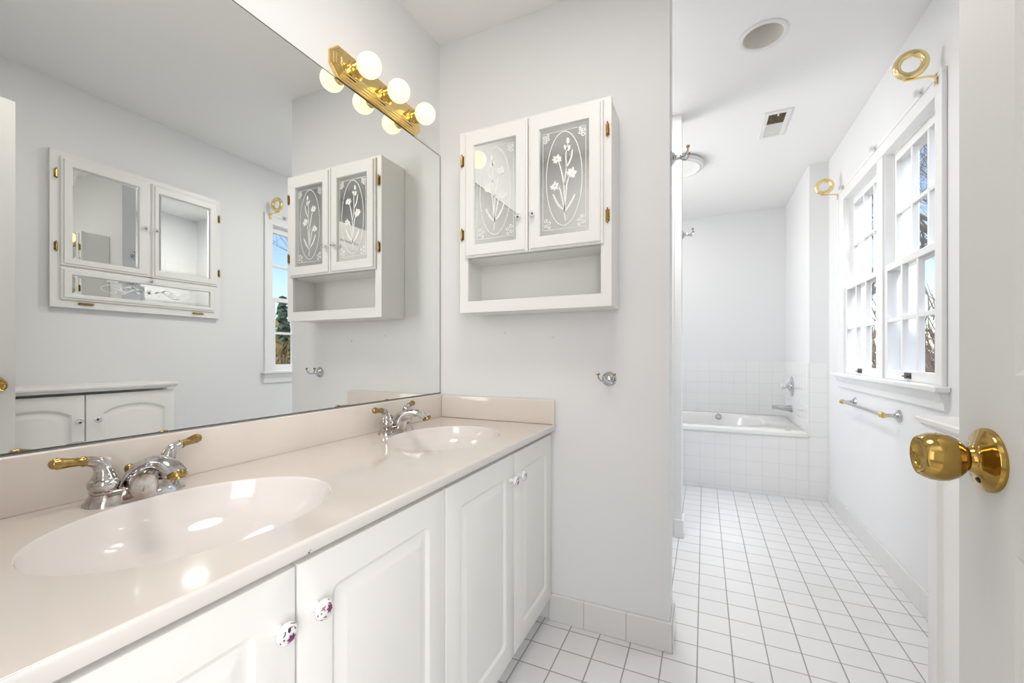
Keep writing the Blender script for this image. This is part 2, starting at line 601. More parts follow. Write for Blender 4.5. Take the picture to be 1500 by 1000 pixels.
# tile surrounds
bm = BM()
box(bm, (0, Y1 + TW, 0), (XW - 0.045, Y1 + TW + 0.008, 2.05))
box(bm, (0, Y2 - 0.008, 0), (XW2 - 0.042, Y2, 2.05), r=0)
box(bm, (0, Y1 + TW + 0.008, 0), (0.008, Y2 - 0.008, 2.05))
struct(obj('trim_shower', bm, M_wtile), 'white tile lining of the shower opening')
bm = BM()
ZT = 1.005
box(bm, (0, YB - 0.008, 0.44), (XS - 0.008, YB, ZT))
box(bm, (XS - 0.008, YT, 0.44), (XS, YB - 0.008, ZT))
box(bm, (XS - 0.008, YT - 0.008, 0.0), (XR, YT, ZT))
struct(obj('trim_tub', bm, M_wtile), 'white square tile surround around the bathtub alcove')

# baseboards
struct(obj('baseboard_middle', box(box(BM(), (0.53, Y1 - 0.012, 0), (XW + 0.012, Y1, 0.106), r=0.003), (XW, Y1 - 0.0, 0), (XW + 0.012, Y1 + TW, 0.106), r=0.003), M_base), 'white tile baseboard under the pale grey wall')
bm = BM()
box(bm, (XR - 0.012, 1.36, 0), (XR, YT - 0.008, 0.106), r=0.003)
struct(obj('baseboard_right', bm, M_base), 'white tile baseboard along the window wall')
bm = BM()
box(bm, (XW2 - 0.04, Y2 - 0.012, 0), (XW2 + 0.012, Y2, 0.106), r=0.003)
box(bm, (XW2, Y2, 0), (XW2 + 0.012, Y2 + 0.11, 0.106), r=0.003)
struct(obj('baseboard_shower', bm, M_trim), 'white baseboard around the shower wall end')

# ------------------------------------------------------------------ windows
F = FX(XR, -1)
def sash(y0, y1, z0, z1, x0, x1, st, rt, rb, cols, rows):
    bm = BM()
    G = lambda a, b, d: Vector((x0 + d, a, b))
    pi = (y0 + st, z0 + rb, y1 - st, z1 - rt)
    ring_rect(bm, G, (y0, z0, y1, z1), pi, 0, x1 - x0)
    mw = 0.009
    for c in range(1, cols):
        y = pi[0] + (pi[2] - pi[0]) * c / cols
        box(bm, (x0 + 0.003, y - mw, pi[1]), (x1 - 0.003, y + mw, pi[3]))
    for r in range(1, rows):
        z = pi[1] + (pi[3] - pi[1]) * r / rows
        box(bm, (x0 + 0.004, pi[0], z - mw), (x1 - 0.004, pi[2], z + mw))
    g = BM()
    xm = (x0 + x1) / 2
    box(g, (xm - 0.0015, pi[0], pi[1]), (xm + 0.0015, pi[2], pi[3]))
    return bm, g
def window(n, y0, y1, lab):
    root = bpy.data.objects.new('window_%d' % n, None)
    C.objects.link(root)
    root.location = (XR, (y0 + y1) / 2, WZ0)
    struct(root, lab)
    root['category'] = 'window'
    bm = BM()
    G = lambda a, b, d: Vector((XR + d, a, b))
    ring_rect(bm, G, (y0, WZ0, y1, WZ1), (y0 + 0.006, WZ0 + 0.008, y1 - 0.006, WZ1 - 0.006), -0.002, XO - XR + 0.01)
    # parting stops
    for q0, q1 in ((0.030, 0.034), (0.062, 0.070)):
        ring_rect(bm, G, (y0 + 0.006, WZ0 + 0.008, y1 - 0.006, WZ1 - 0.006), (y0 + 0.014, WZ0 + 0.02, y1 - 0.014, WZ1 - 0.014), q0, q1)
    obj('jamb', bm, M_trim, root)
    b, g = sash(y0 + 0.007, y1 - 0.007, 0.945, 1.503, XR - 0.001, XR + 0.027, 0.026, 0.030, 0.044, 3, 2)
    lo = obj('lower_sash', b, M_trim, root)
    obj('glass_pane', g, M_glass, lo)
    b, g = sash(y0 + 0.007, y1 - 0.007, 1.475, WZ1 - 0.008, XR + 0.0345, XR + 0.0615, 0.026, 0.046, 0.028, 3, 2)
    up = obj('upper_sash', b, M_trim, root)
    obj('glass_pane', g, M_glass, up)
    ym = (y0 + y1) / 2
    bm = BM()
    box(bm, (XR - 0.006, ym - 0.03, 0.957), (XR - 0.001, ym + 0.03, 0.982), r=0.001)
    box(bm, (XR - 0.016, ym - 0.024, 0.964), (XR - 0.006, ym + 0.024, 0.970), r=0.001)
    obj('sash_lift', bm, M_liftd, lo)
    return root
window(1, 2.147, 2.683, 'white double hung window with divided panes, the nearer one')
window(2, 2.765, 3.325, 'white double hung window with divided panes, the farther one')

def casing(bm, y0, y1, z0, z1, vertical=True):
    """stepped flat casing on the right wall"""
    x1 = XR
    box(bm, (x1 - 0.013, y0, z0), (x1, y1, z1), r=0.002)
bm = BM()
for y0, y1 in ((2.090, 2.150), (3.322, 3.430)):
    casing(bm, y0, y1, 0.945, 2.056)
box(bm, (XR - 0.017, 2.086, 0.945), (XR - 0.0005, 2.104, 2.1162), r=0.003)
box(bm, (XR - 0.017, 3.416, 0.945), (XR - 0.0005, 3.434, 2.1162), r=0.003)
box(bm, (XR - 0.013, 2.1035, 2.0555), (XR - 0.0002, 3.4165, 2.118), r=0.002)
box(bm, (XR - 0.017, 2.086, 2.116), (XR, 3.434, 2.134), r=0.003)
box(bm, (XR - 0.010, 2.686, 0.945), (XO + 0.01, 2.762, 2.06), r=0.002)
struct(obj('trim_window', bm, M_trim), 'white painted casing around the windows')
bm = BM()
box(bm, (XR - 0.048, 2.06, 0.922), (XR + 0.0, 3.46, 0.945), r=0.006, seg=3)
box(bm, (XR - 0.001, 2.147, 0.927), (XR + 0.03, 3.325, 0.943))
# tapered apron
for y0, y1 in ((2.078, 3.44),):
    pr = [(XR, 0.922), (XR - 0.030, 0.922), (XR - 0.026, 0.905), (XR - 0.016, 0.885), (XR - 0.013, 0.855), (XR - 0.008, 0.850), (XR, 0.850)]
    loops(bm, [[Vector((x, y0, z)) for x, z in pr], [Vector((x, y1, z)) for x, z in pr]], True, True)
struct(obj('trim_sill', bm, M_trim), 'white window stool with moulded apron below')

# ------------------------------------------------------------------ entrance door (open, right edge of view)
E = (1.3766, 0.6883)
ph = R(0.0)
ta = math.atan2(-math.cos(ph), math.sin(ph))
door = bpy.data.objects.new('door_1', None)
C.objects.link(door)
door.location = (E[0], E[1], 0)
door.rotation_euler = (0, 0, ta)
struct(door, 'open white panelled door with a brass knob')
door['category'] = 'door'
DWD, DHT, DT = 0.755, 2.055, 0.035
pcols = ((0.100, 0.335), (0.42, 0.647))
prow = ((0.22, 0.862), (1.040, 1.62), (1.72, 1.93))
bm = BM()
G = lambda a, b, d: Vector((a, -d, b))
xs = sorted({0, DWD} | {v for p in pcols for v in p})
zs = sorted({0.012, DHT} | {v for p in prow for v in p})
for i in range(len(xs) - 1):
    for j in range(len(zs) - 1):
        c = ((xs[i] + xs[i + 1]) / 2, (zs[j] + zs[j + 1]) / 2)
        if any(p[0] < c[0] < p[1] for p in pcols) and any(p[0] < c[1] < p[1] for p in prow):
            continue
        bm.faces.new([bm.verts.new(G(a, b, 0)) for a, b in ((xs[i], zs[j]), (xs[i + 1], zs[j]), (xs[i + 1], zs[j + 1]), (xs[i], zs[j + 1]))])
for a0, a1 in pcols:
    for b0, b1 in prow:
        rc = [(a0, b0), (a1, b0), (a1, b1), (a0, b1)]
        loops(bm, [[G(a, b, d) for a, b in inset(rc, i * 0.7071 if False else i)] for i, d in ((0, 0), (0.006, -0.003), (0.012, -0.008), (0.022, -0.008), (0.045, -0.002), (0.050, -0.001))], False, True)
bmesh.ops.remove_doubles(bm, verts=bm.verts[:], dist=1e-5)
bk = [(0, DT, 0.012), (DWD, DT, 0.012), (DWD, DT, DHT), (0, DT, DHT)]
fr = [(0, 0, 0.012), (DWD, 0, 0.012), (DWD, 0, DHT), (0, 0, DHT)]
loops(bm, [[Vector(p) for p in bk], [Vector(p) for p in fr]], True, False)
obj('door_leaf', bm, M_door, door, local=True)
kx, kz = 0.058, 0.946
bm = BM()
lathe(bm, (kx, 0, kz), (0, -1, 0), [(0.0345, 0), (0.0345, 0.003), (0.033, 0.0055), (0.028, 0.0075), (0.018, 0.0112), (0.0145, 0.0145), (0.013, 0.0185)], 40)
ros = obj('knob_rosette', bm, M_knobb, door, True, True)
bm = BM()
lathe(bm, (kx + 0.003, -0.0095, kz - 0.0220), (0.1, -1, -0.5), [(0.0030, -0.002), (0.0030, 0.0008)], 16)
obj('lock_hole', bm, M_hole, ros, False, True)
bm = BM()
lathe(bm, (kx, 0, kz), (0, -1, 0), [(0.0105, 0.012), (0.0105, 0.016), (0.0115, 0.019), (0.017, 0.022), (0.0225, 0.0278), (0.0260, 0.0355), (0.0268, 0.0425), (0.0258, 0.0500), (0.0232, 0.0560), (0.0212, 0.0587), (0.0195, 0.0580), (0.0175, 0.0548), (0.012, 0.0520), (0.0, 0.0510)], 44)
obj('door_knob', bm, M_knobb, door, True, True)
bm = BM()
box(bm, (-0.001, 0.006, kz - 0.028), (0.001, 0.030, kz + 0.028))
lt = obj('latch_plate', bm, M_brassd, door, False, True)
bm = BM()
lathe(bm, (kx, DT, kz), (0, 1, 0), [(0.0355, 0), (0.034, 0.006), (0.016, 0.014), (0.0115, 0.03), (0.0225, 0.043), (0.0272, 0.058), (0.0235, 0.072), (0.0, 0.075)], 32)
obj('door_knob', bm, M_knobb, door, True, True)
for hz in (0.2, 1.02, 1.85):
    bm = BM()
    tube(bm, [(DWD + 0.004, -0.004, hz - 0.045), (DWD + 0.004, -0.004, hz + 0.045)], 0.006, 10)
    obj('hinge', bm, M_brassd, door, True, True)
# door frame around the doorway
bm = BM()
ring = ((DW0, 0.0, DW1, DH), (DW0 + 0.018, -0.01, DW1 - 0.018, DH - 0.018))
for x0, x1 in ((DW0 - 0.06, DW0), (DW1, DW1 + 0.06)):
    box(bm, (x0, 0.0, 0), (x1, 0.014, DH), r=0.003)
box(bm, (DW0 - 0.06, 0.0, DH), (DW1 + 0.06, 0.014, DH + 0.06), r=0.003)
struct(obj('trim_doorway', bm, M_trim), 'white casing of the entrance doorway')

# ------------------------------------------------------------------ large mirror
mr = thing('wall_mirror', 'huge frameless mirror on the wall above the vanity counter', 'mirror', (0.0, 0.82, 0.8893))
obj('mirror_glass', box(BM(), (0.0008, 0.03, 0.8905), (0.0048, Y1 - 0.004, 1.9625)), M_mirror, mr)
bm = BM()
ring_rect(bm, lambda a, b, d: Vector((d, a, b)), (0.0285, 0.889, Y1 - 0.0025, 1.964), (0.031, 0.8915, Y1 - 0.0050, 1.9615), 0.0, 0.0052)
obj('mirror_edge', bm, M_frost, mr)

# ------------------------------------------------------------------ vanity light
VL = thing('vanity_light', 'brass bar light with three lit round bulbs above the mirror', 'light', (0.0, 1.21, 2.017))
bm = BM()
def octo(y0, y1, z0, z1, c):
    return [(y0 + c, z0), (y1 - c, z0), (y1, z0 + c), (y1, z1 - c), (y1 - c, z1), (y0 + c, z1), (y0, z1 - c), (y0, z0 + c)]
base = octo(0.978, 1.442, 1.9655, 2.073, 0.032)
prof = [(0, 0.0), (0, 0.007), (0.003, 0.011), (0.008, 0.011), (0.010, 0.016), (0.015, 0.016), (0.017, 0.021), (0.022, 0.021), (0.0245, 0.026), (0.029, 0.026), (0.032, 0.0275)]
loops(bm, [[Vector((d, a, b)) for a, b in inset(base, i)] for i, d in prof], True, True)
obj('backplate', bm, M_brass, VL)
for y in (1.066, 1.214, 1.372):
    bm = BM()
    lathe(bm, (0.0275, y, 2.017), (1, 0, 0), [(0.031, 0), (0.031, 0.005), (0.0255, 0.0065), (0.0250, 0.024), (0.0262, 0.026), (0.0262, 0.031), (0.019, 0.031)], 32)
    so = obj('socket', bm, M_brass, VL, True)
    bm = BM()
    pr = [(0.013, -0.037)]
    for k in range(0, 15):
        t = R(-66 + 156 * k / 14)
        pr.append((0.0395 * math.cos(t), 0.0395 * math.sin(t)))
    lathe(bm, (0.089, y, 2.017), (1, 0, 0), pr, 32)
    obj('bulb', bm, M_bulb, so, True)

# ------------------------------------------------------------------ floral knob
def knob_bm(org, ax, s=1.0, style=0):
    bm = BM()
    pr = [(0.0085, 0), (0.0075, 0.002), (0.0065, 0.008), (0.0085, 0.012), (0.0135, 0.0145), (0.0158, 0.018), (0.0155, 0.0215), (0.0125, 0.0245), (0.007, 0.0262), (0.0, 0.0268)]
    lathe(bm, org, ax, [(r * s, h * s) for r, h in pr], 28, 0)
    ax, u, v = frame_of(ax)
    if v.z < 0:
        u, v = -u, -v
    org = Vector(org)
    def Fk(a, b, d):
        q_ = 1.35
        a, b = a * q_, b * q_
        l_ = math.hypot(a, b)
        if l_ > 0.0150:
            a, b = a * 0.0150 / l_, b * 0.0150 / l_
        rr = min(0.0154, math.hypot(a, b))
        h = 0.0270 - 0.0058 * (rr / 0.0155) ** 2.2
        return org + (u * a + v * b) * s + ax * (h + 0.0008) * s
    rnd = random.Random(7 + style)
    fx, fz = ((0.001, -0.004), (0.004, 0.001))[style]
    for k in range(7):
        a = 2 * PI * k / 7 + 0.3
        blob(bm, Fk, (fx + 0.0028 * math.cos(a), fz + 0.0028 * math.sin(a)), 0.0030, 0.0015, a, 0, 1, 8)
    pts = (((-0.007, 0.004), 0.9), ((-0.001, 0.0065), 1.2), ((-0.0085, -0.003), 0.8), ((0.0065, 0.006), 1.6), ((0.0075, -0.005), -0.8)) if style == 0 else (((-0.003, -0.007), 0.3), ((0.002, -0.0105), 0.25), ((-0.006, -0.0095), 0.6), ((0.004, 0.0085), 1.4), ((-0.0095, -0.001), 0.5))
    for p, a in pts:
        blob(bm, Fk, p, 0.0032, 0.0016, a, 0, 2, 8)
    c = ((0.004, 0.0085), (-0.005, 0.0045))[style]
    for k in range(4):
        a = 2 * PI * k / 4 + 0.5
        blob(bm, Fk, (c[0] + 0.002 * math.cos(a), c[1] + 0.002 * math.sin(a)), 0.002, 0.0008, a, 0, 3, 8)
    return bm
KM = [M_porc, M_petal, M_leaf, M_pink]

# ------------------------------------------------------------------ vanity cabinet
V = thing('vanity_cabinet', 'white double vanity cabinet under the pinkish counter with floral knobs', 'cabinet', (0.26, 0.82, 0.0))
bm = BM()
for q in (0.032, 0.790, Y1 - 0.020):
    box(bm, (0.006, q, 0.095), (0.505, q + 0.016, 0.752))
box(bm, (0.006, 0.048, 0.095), (0.505, Y1 - 0.020, 0.111))
box(bm, (0.006, 0.048, 0.111), (0.012, Y1 - 0.020, 0.62))
ring_rect(bm, FX(0.505, 1), (0.032, 0.095, Y1 - 0.004, 0.752), (0.07, 0.13, Y1 - 0.05, 0.705), 0, 0.0155)

obj('carcass', bm, M_van, V)
bm = BM()
box(bm, (0.465, 0.032, 0.0), (0.482, Y1 - 0.014, 0.095))
obj('toe_kick', bm, M_plast, V)
F = FX(0.54, 1)
dprof = [(0.004, -0.0025), (0.009, -0.0055), (0.016, -0.0055), (0.030, -0.0015), (0.034, -0.0008)]
seams = (0.041, 0.4395, 0.838, 1.234, 1.597)
for i in range(4):
    y0, y1 = seams[i] + 0.0026, seams[i + 1] - 0.0026
    bm = BM()
    slab(bm, F, y0, 0.094, y1, 0.7445, 0.0185, lambda i: rrect(y0 + 0.062 + i, 0.158 + i, y1 - 0.062 - i, 0.682 - i, max(0.002, 0.016 - i * 0.45)), dprof, edge=0.003)
    d = obj('cabinet_door', bm, M_van, V, True, sharp=25)
    ky = y1 - 0.029 if i % 2 == 0 else y0 + 0.029
    obj('knob', knob_bm((0.54, ky, 0.666), (1, 0, 0), 1.0, i % 2), KM, d, True, sharp=50)

# ------------------------------------------------------------------ countertop with two bowls
CT = thing('vanity_countertop', 'glossy pinkish cream counter with two oval basins moulded in', 'countertop', (0.28, 0.82, 0.757))
bm = BM()
ZTOP = 0.784
bas = ((0.2955, 0.4486, 0.1765, 0.223), (0.2955, 1.206, 0.1765, 0.217))
NE = 72
XF = 0.5505
yc0 = 0.026
cuts = (yc0, 0.83, Y1 - 0.004)
for (ex, ey, rx, ry), y0, y1 in zip(bas, cuts, cuts[1:]):
    el = [(ex + rx * math.cos(2 * PI * k / NE), ey + ry * math.sin(2 * PI * k / NE)) for k in range(NE)]
    rc = to_rect(el, 0.0055, y0, XF, y1)
    loops(bm, [[Vector((a, b, ZTOP)) for a, b in rc], [Vector((a, b, ZTOP)) for a, b in el]])
bmesh.ops.remove_doubles(bm, verts=bm.verts[:], dist=1e-6)
# front edge profile, underside, back
pr = [(XF, ZTOP), (0.5525, 0.7836), (0.5542, 0.7825), (0.5552, 0.7808), (0.5555, 0.7788), (0.5555, 0.7635), (0.5545, 0.7612), (0.5520, 0.7600), (0.5490, 0.7575), (0.5210, 0.7575), (0.5210, 0.7530), (0.506, 0.7530), (0.506, 0.7715)]
loops(bm, [[Vector((x, yc0, z)) for x, z in pr], [Vector((x, cuts[-1], z)) for x, z in pr]], closed=False)
for f in bm.faces:
    if f.calc_center_median().x > 0.552:
        f.material_index = 1
obj('counter_slab', bm, [M_marble, mat('counter_edge', (0.74, 0.715, 0.685, 1), 0.15, coat=0.2)], CT, True, sharp=40)
for ex, ey, rx, ry in bas:
    bm = BM()
    ls = []
    for s, z in ((1.0, 0.0), (0.996, -0.0008), (0.991, -0.004), (0.984, -0.011), (0.972, -0.021), (0.95, -0.033), (0.91, -0.048), (0.85, -0.063), (0.76, -0.079), (0.63, -0.095), (0.47, -0.109), (0.30, -0.119), (0.12, -0.125), (0.09, -0.127)):
        ls.append([Vector((ex + rx * s * math.cos(2 * PI * k / NE), ey + ry * s * math.sin(2 * PI * k / NE), ZTOP + z)) for k in range(NE)])
    loops(bm, ls, False, True)
    b = obj('basin', bm, M_basin, CT, True, sharp=60)
    bm = BM()
    lathe(bm, (ex, ey, ZTOP - 0.1262), (0, 0, 1), [(0.022, 0), (0.022, 0.002), (0.018, 0.0035), (0.014, 0.002), (0.013, 0.005), (0.0, 0.006)], 28)
    obj('drain', bm, M_chrome, b, True)
bm = BM()
box(bm, (0.0055, yc0, ZTOP - 0.001), (0.0225, Y1 - 0.004, 0.8870), r=0.004, seg=3)
obj('backsplash', bm, M_marble, CT, True)
bm = BM()
box(bm, (0.0225, Y1 - 0.0205, ZTOP - 0.001), (0.5545, Y1 - 0.004, 0.8820), r=0.004, seg=3)
obj('side_splash', bm, M_marble, CT, True)
bm = BM()
box(bm, (0.024, Y1 - 0.0222, ZTOP), (0.545, Y1 - 0.0206, ZTOP + 0.0016))
obj('caulk_line', bm, mat('old_caulk', (0.42, 0.32, 0.24, 1), 0.7, var=0.5, vscale=30), CT)

M_chip = mat('chip_stain', (0.10, 0.08, 0.06, 1), 0.8)
for y, z, r in ((0.447, 0.7635, 0.0016), (0.4495, 0.7660, 0.0010), (0.640, 0.7640, 0.0011), (0.628, 0.7700, 0.0008)):
    bm = BM()
    lathe(bm, (0.5552, y, z), (1, 0, 0), [(r, -0.0006), (r * 0.9, 0.0006)], 7)
    obj('edge_chip', bm, M_chip, CT)

# ------------------------------------------------------------------ faucets (local coordinates: x out from the wall, y along the counter)
def make_faucet(loc, label):
    f = thing('basin_faucet', label, 'faucet', loc, 'chrome and brass basin faucets')
    bm = BM()
    def stad(hx, hy, n=8, p=2.6):
        o = []
        for k in range(40):
            t = 2 * PI * k / 40
            c, s = math.cos(t), math.sin(t)
            o.append((hx * math.copysign(abs(c) ** (2 / p), c), hy * math.copysign(abs(s) ** (2 / 3.2), s)))
        return o
    ls = []
    for hx, hy, z in ((0.034, 0.080, 0), (0.0335, 0.0795, 0.004), (0.029, 0.074, 0.013), (0.0235, 0.069, 0.024), (0.021, 0.066, 0.0265), (0.012, 0.055, 0.0275)):
        ls.append([Vector((a, b, z)) for a, b in stad(hx, hy)])
    loops(bm, ls, True, True)
    obj('base_plate', bm, M_worn, f, True, True, sharp=50)
    # spout: tapering arched body swept from the base
    bm = BM()
    top = spline([(-0.034, 0, 0.006), (-0.029, 0, 0.030), (-0.008, 0, 0.056), (0.028, 0, 0.077), (0.070, 0, 0.086), (0.110, 0, 0.082), (0.146, 0, 0.067)], 5)
    bot = spline([(0.034, 0, 0.001), (0.037, 0, 0.016), (0.044, 0, 0.036), (0.060, 0, 0.052), (0.085, 0, 0.060), (0.108, 0, 0.058), (0.124, 0, 0.052)], 5)
    n = len(top)
    ls = []
    for i, (a, b) in enumerate(zip(top, bot)):
        t = i / (n - 1)
        c = (a + b) / 2
        hv = (a - b) / 2
        wd = 0.0165 + 0.021 * max(0.0, 1 - t / 0.55) ** 1.5 + 0.0015 * t
        row = []
        for k in range(20):
            q = 2 * PI * k / 20
            cs, sn = math.cos(q), math.sin(q)
            wid = wd * (1.0 - 0.18 * (1 - t) * max(0, sn))
            row.append(c + hv * math.copysign(abs(sn) ** 0.8, sn) + Vector((0, wid * math.copysign(abs(cs) ** 0.8, cs), 0)))
        ls.append(row)
    loops(bm, ls, True, True)
    sp = obj('spout', bm, M_worn, f, True, True, sharp=60)
    bm = BM()
    lathe(bm, (0.1335, 0, 0.0600), (0.45, 0, -1), [(0.0135, -0.003), (0.0150, 0.001), (0.0150, 0.008), (0.0135, 0.0095), (0.0115, 0.0095), (0.0105, 0.006)], 24)
    obj('aerator', bm, M_brassd, sp, True, True)
    # lift rod
    bm = BM()
    tube(bm, [(-0.028, 0, 0.02), (-0.028, 0, 0.044)], 0.0025, 8, 0)
    lathe(bm, (-0.028, 0, 0.044), (0, 0, 1), [(0.003, -0.004), (0.006, -0.002), (0.0085, 0.003), (0.009, 0.008), (0.0075, 0.0125), (0.004, 0.015), (0, 0.0155)], 18)
    obj('lift_rod', bm, M_brassd, f, True, True)
    for s in (-1, 1):
        yy = 0.051 * s
        bm = BM()
        lathe(bm, (0, yy, 0.022), (0, 0, 1), [(0.021, 0), (0.0212, 0.0035), (0.0195, 0.005), (0.0218, 0.009), (0.0235, 0.015), (0.0228, 0.021), (0.0205, 0.0245), (0.0185, 0.0255), (0.0185, 0.0275), (0.0175, 0.029), (0.015, 0.036)], 28)
        h = obj('handle', bm, M_worn, f, True, True, sharp=45)
        d = Vector((0.10, s * 1.0, 0.0)) if s < 0 else Vector((-0.25, 1.0, 0.0))
        d.normalize()
        def A(q, z):
            return Vector((0, yy, 0)) + d * q + Vector((0, 0, z))
        up = -0.004 if s < 0 else 0.006
        bm = BM()
        tube(bm, spline([A(0, 0.048), A(0.000, 0.062), A(0.006, 0.076), A(0.016, 0.0825), A(0.028, 0.0855)], 5), [0.0175 - 0.0095 * (i / 20) ** 0.8 for i in range(21)], 20)
        obj('handle_neck', bm, M_worn, h, True, True, sharp=60)
        bm = BM()
        a0 = A(0.027, 0.0855)
        a1 = A(0.072, (0.091 if s < 0 else 0.092))
        ax = (a1 - a0)
        l = ax.length
        lathe(bm, a0, ax, [(0.0088, 0), (0.0095, 0.002), (0.0088, 0.0045), (0.0072, 0.007), (0.0080, 0.02), (0.0098, l - 0.012), (0.0102, l - 0.008), (0.0082, l - 0.0045), (0.0085, l - 0.002), (0.0062, l + 0.001), (0.003, l + 0.003), (0.0, l + 0.0033)], 22)
        obj('handle_grip', bm, M_brassd, h, True, True, sharp=50)
    return f
fa = make_faucet((0.083, 0.4440, ZTOP), 'chrome faucet with brass lever grips behind the nearer basin')
fb = dup(fa)
fb.location = (0.083, 1.2060, ZTOP)
fb['label'] = 'chrome faucet with brass lever grips behind the farther basin by the corner'

# ------------------------------------------------------------------ etched flowers
def etching(F, a0, b0, a1, b1, flip=False, d=0.0):
    W, H = a1 - a0, b1 - b0
    def G(x, z, dd):
        if flip:
            x = 1 - x
        return F(a0 + x * W, b0 + z * H, d)
    asp = H / W
    bm = BM()
    def rib(pts, w0, n=8):
        # coordinates are 0..1 in both directions; widths in metres
        q = sp2(pts, n)
        P = [((a0 + (1 - x if flip else x) * W), b0 + z * H) for x, z in q]
        m = len(P)
        ws = [w0 * (0.7 + 0.6 * math.sin(PI * i / (m - 1))) for i in range(m)]
        ribbon(bm, lambda a, b, dd: F(a, b, d), P, ws)
    oval = [(0.5 + 0.36 * math.cos(2 * PI * k / 48), 0.51 + 0.43 * math.sin(2 * PI * k / 48)) for k in range(49)]
    P = [((a0 + x * W), b0 + z * H) for x, z in oval]
    ribbon(bm, lambda a, b, dd: F(a, b, d), P, 0.0027)
    for x0, z0, x1, z1 in ((0.07, 0.05, 0.93, 0.05), (0.07, 0.05, 0.07, 0.95), (0.93, 0.05, 0.93, 0.95), (0.07, 0.95, 0.93, 0.95)):
        ribbon(bm, lambda a, b, dd: F(a, b, d), [(a0 + x0 * W, b0 + z0 * H), (a0 + x1 * W, b0 + z1 * H)], 0.0016)
    # stems and leaves
    rib([(0.47, 0.12), (0.49, 0.20), (0.47, 0.30), (0.44, 0.45), (0.36, 0.56)], 0.0042)
    rib([(0.49, 0.20), (0.54, 0.34), (0.60, 0.44), (0.66, 0.46)], 0.0040)
    rib([(0.49, 0.22), (0.50, 0.45), (0.56, 0.60), (0.62, 0.69)], 0.0040)
    rib([(0.50, 0.45), (0.45, 0.60), (0.46, 0.72), (0.42, 0.82)], 0.0034)
    rib([(0.47, 0.21), (0.36, 0.28), (0.28, 0.35)], 0.0060)
    rib([(0.50, 0.22), (0.62, 0.28), (0.72, 0.38)], 0.0060)
    rib([(0.45, 0.60), (0.36, 0.68), (0.33, 0.76)], 0.0050)
    rnd = random.Random(3)
    def flower(x, z, r):
        c0, c1 = a0 + ((1 - x) if flip else x) * W, b0 + z * H
        for k in range(13):
            a = 2 * PI * k / 13 + rnd.uniform(-.2, .2)
            q = r * rnd.uniform(0.45, 0.80)
            cx, cz = c0 + q * 0.8 * math.cos(a), c1 + q * 0.7 * math.sin(a)
            blob(bm, lambda p, q_, dd: F(p, q_, d + 0.00006 * k), (cx, cz), r * rnd.uniform(0.26, 0.42), r * rnd.uniform(0.14, 0.24), a + rnd.uniform(-.5, .5), 0, 0, 9, 1.2)
    flower(0.34, 0.55, 0.021)
    flower(0.68, 0.45, 0.020)
    flower(0.64, 0.70, 0.020)
    for x, z, a in ((0.42, 0.85, 1.5), (0.47, 0.79, 1.0), (0.40, 0.78, 1.9)):
        blob(bm, lambda p, q, dd: F(p, q, d), (a0 + ((1 - x) if flip else x) * W, b0 + z * H), 0.011, 0.0055, a if not flip else PI - a, 0, 0, 10)
    # corner scrolls
    for cx, cz, sx, sz in ((0.07, 0.05, 1, 1), (0.93, 0.05, -1, 1), (0.07, 0.95, 1, -1), (0.93, 0.95, -1, -1)):
        X, Z = a0 + cx * W, b0 + cz * H
        for (px, pz, r) in ((0.011, 0.034, 0.0068), (0.024, 0.024, 0.0062), (0.010, 0.015, 0.0062), (0.024, 0.008, 0.005)):
            if sz < 0:
                px, pz = px * 0.8, pz * 0.8
            pts = []
            for k in range(15):
                t = k / 14 * 2 * PI * 1.1
                rr = r * (1 - 0.45 * k / 14)
                pts.append((X + sx * (px + rr * math.cos(t)), Z + sz * (pz + rr * math.sin(t))))
            ribbon(bm, lambda a, b, dd: F(a, b, d), pts, 0.0028)
    return bm

def hinge_bm(F, a, b, vertical=True, s=1.0):
    """small brass leaf hinge with ball finials"""
    bm = BM()
    if vertical:
        p0, p1 = F(a, b - 0.017 * s, 0.006), F(a, b + 0.017 * s, 0.006)
        q0, q1 = F(a - 0.007, b - 0.02 * s, 0), F(a + 0.007, b + 0.02 * s, 0.003)
    else:
        p0, p1 = F(a - 0.024 * s, b, 0.006), F(a + 0.024 * s, b, 0.006)
        q0, q1 = F(a - 0.028 * s, b - 0.006, 0), F(a + 0.028 * s, b + 0.006, 0.003)
    box(bm, q0, q1)
    tube(bm, [p0, p1], 0.0042, 10)
    dd = (p1 - p0).normalized()
    for p, sg in ((p0, -1), (p1, 1)):
        lathe(bm, p, dd * sg, [(0.0025, 0), (0.0035, 0.003), (0.0022, 0.005), (0.0032, 0.0075), (0.0, 0.010)], 10)
    return bm

# ------------------------------------------------------------------ wall cabinet beside the mirror
WC = thing('wall_cabinet', 'white wall cabinet with etched mirror doors and open shelf, above counter end', 'cabinet', (0.507, Y1, 1.2276))
cx0, cx1, cz0, cz1, cyf = 0.2055, 0.8087, 1.2276, 1.9453, Y1 - 0.1602
bm = BM()
box(bm, (cx0 + 0.004, cyf + 0.016, cz0 + 0.003), (cx0 + 0.018, Y1 - 0.002, cz1 - 0.002))
box(bm, (cx1 - 0.018, cyf + 0.016, cz0 + 0.003), (cx1 - 0.004, Y1 - 0.002, cz1 - 0.002))
box(bm, (cx0 + 0.018, cyf + 0.016, cz1 - 0.016), (cx1 - 0.018, Y1 - 0.002, cz1 - 0.002))
box(bm, (cx0 + 0.018, cyf + 0.016, cz0 + 0.003), (cx1 - 0.018, Y1 - 0.002, cz0 + 0.018))
box(bm, (cx0 + 0.018, cyf + 0.016, 1.4405), (cx1 - 0.018, Y1 - 0.002, 1.4545))
box(bm, (cx0 + 0.018, Y1 - 0.010, cz0 + 0.018), (cx1 - 0.018, Y1 - 0.002, cz1 - 0.016))
obj('carcass', bm, M_cab, WC)
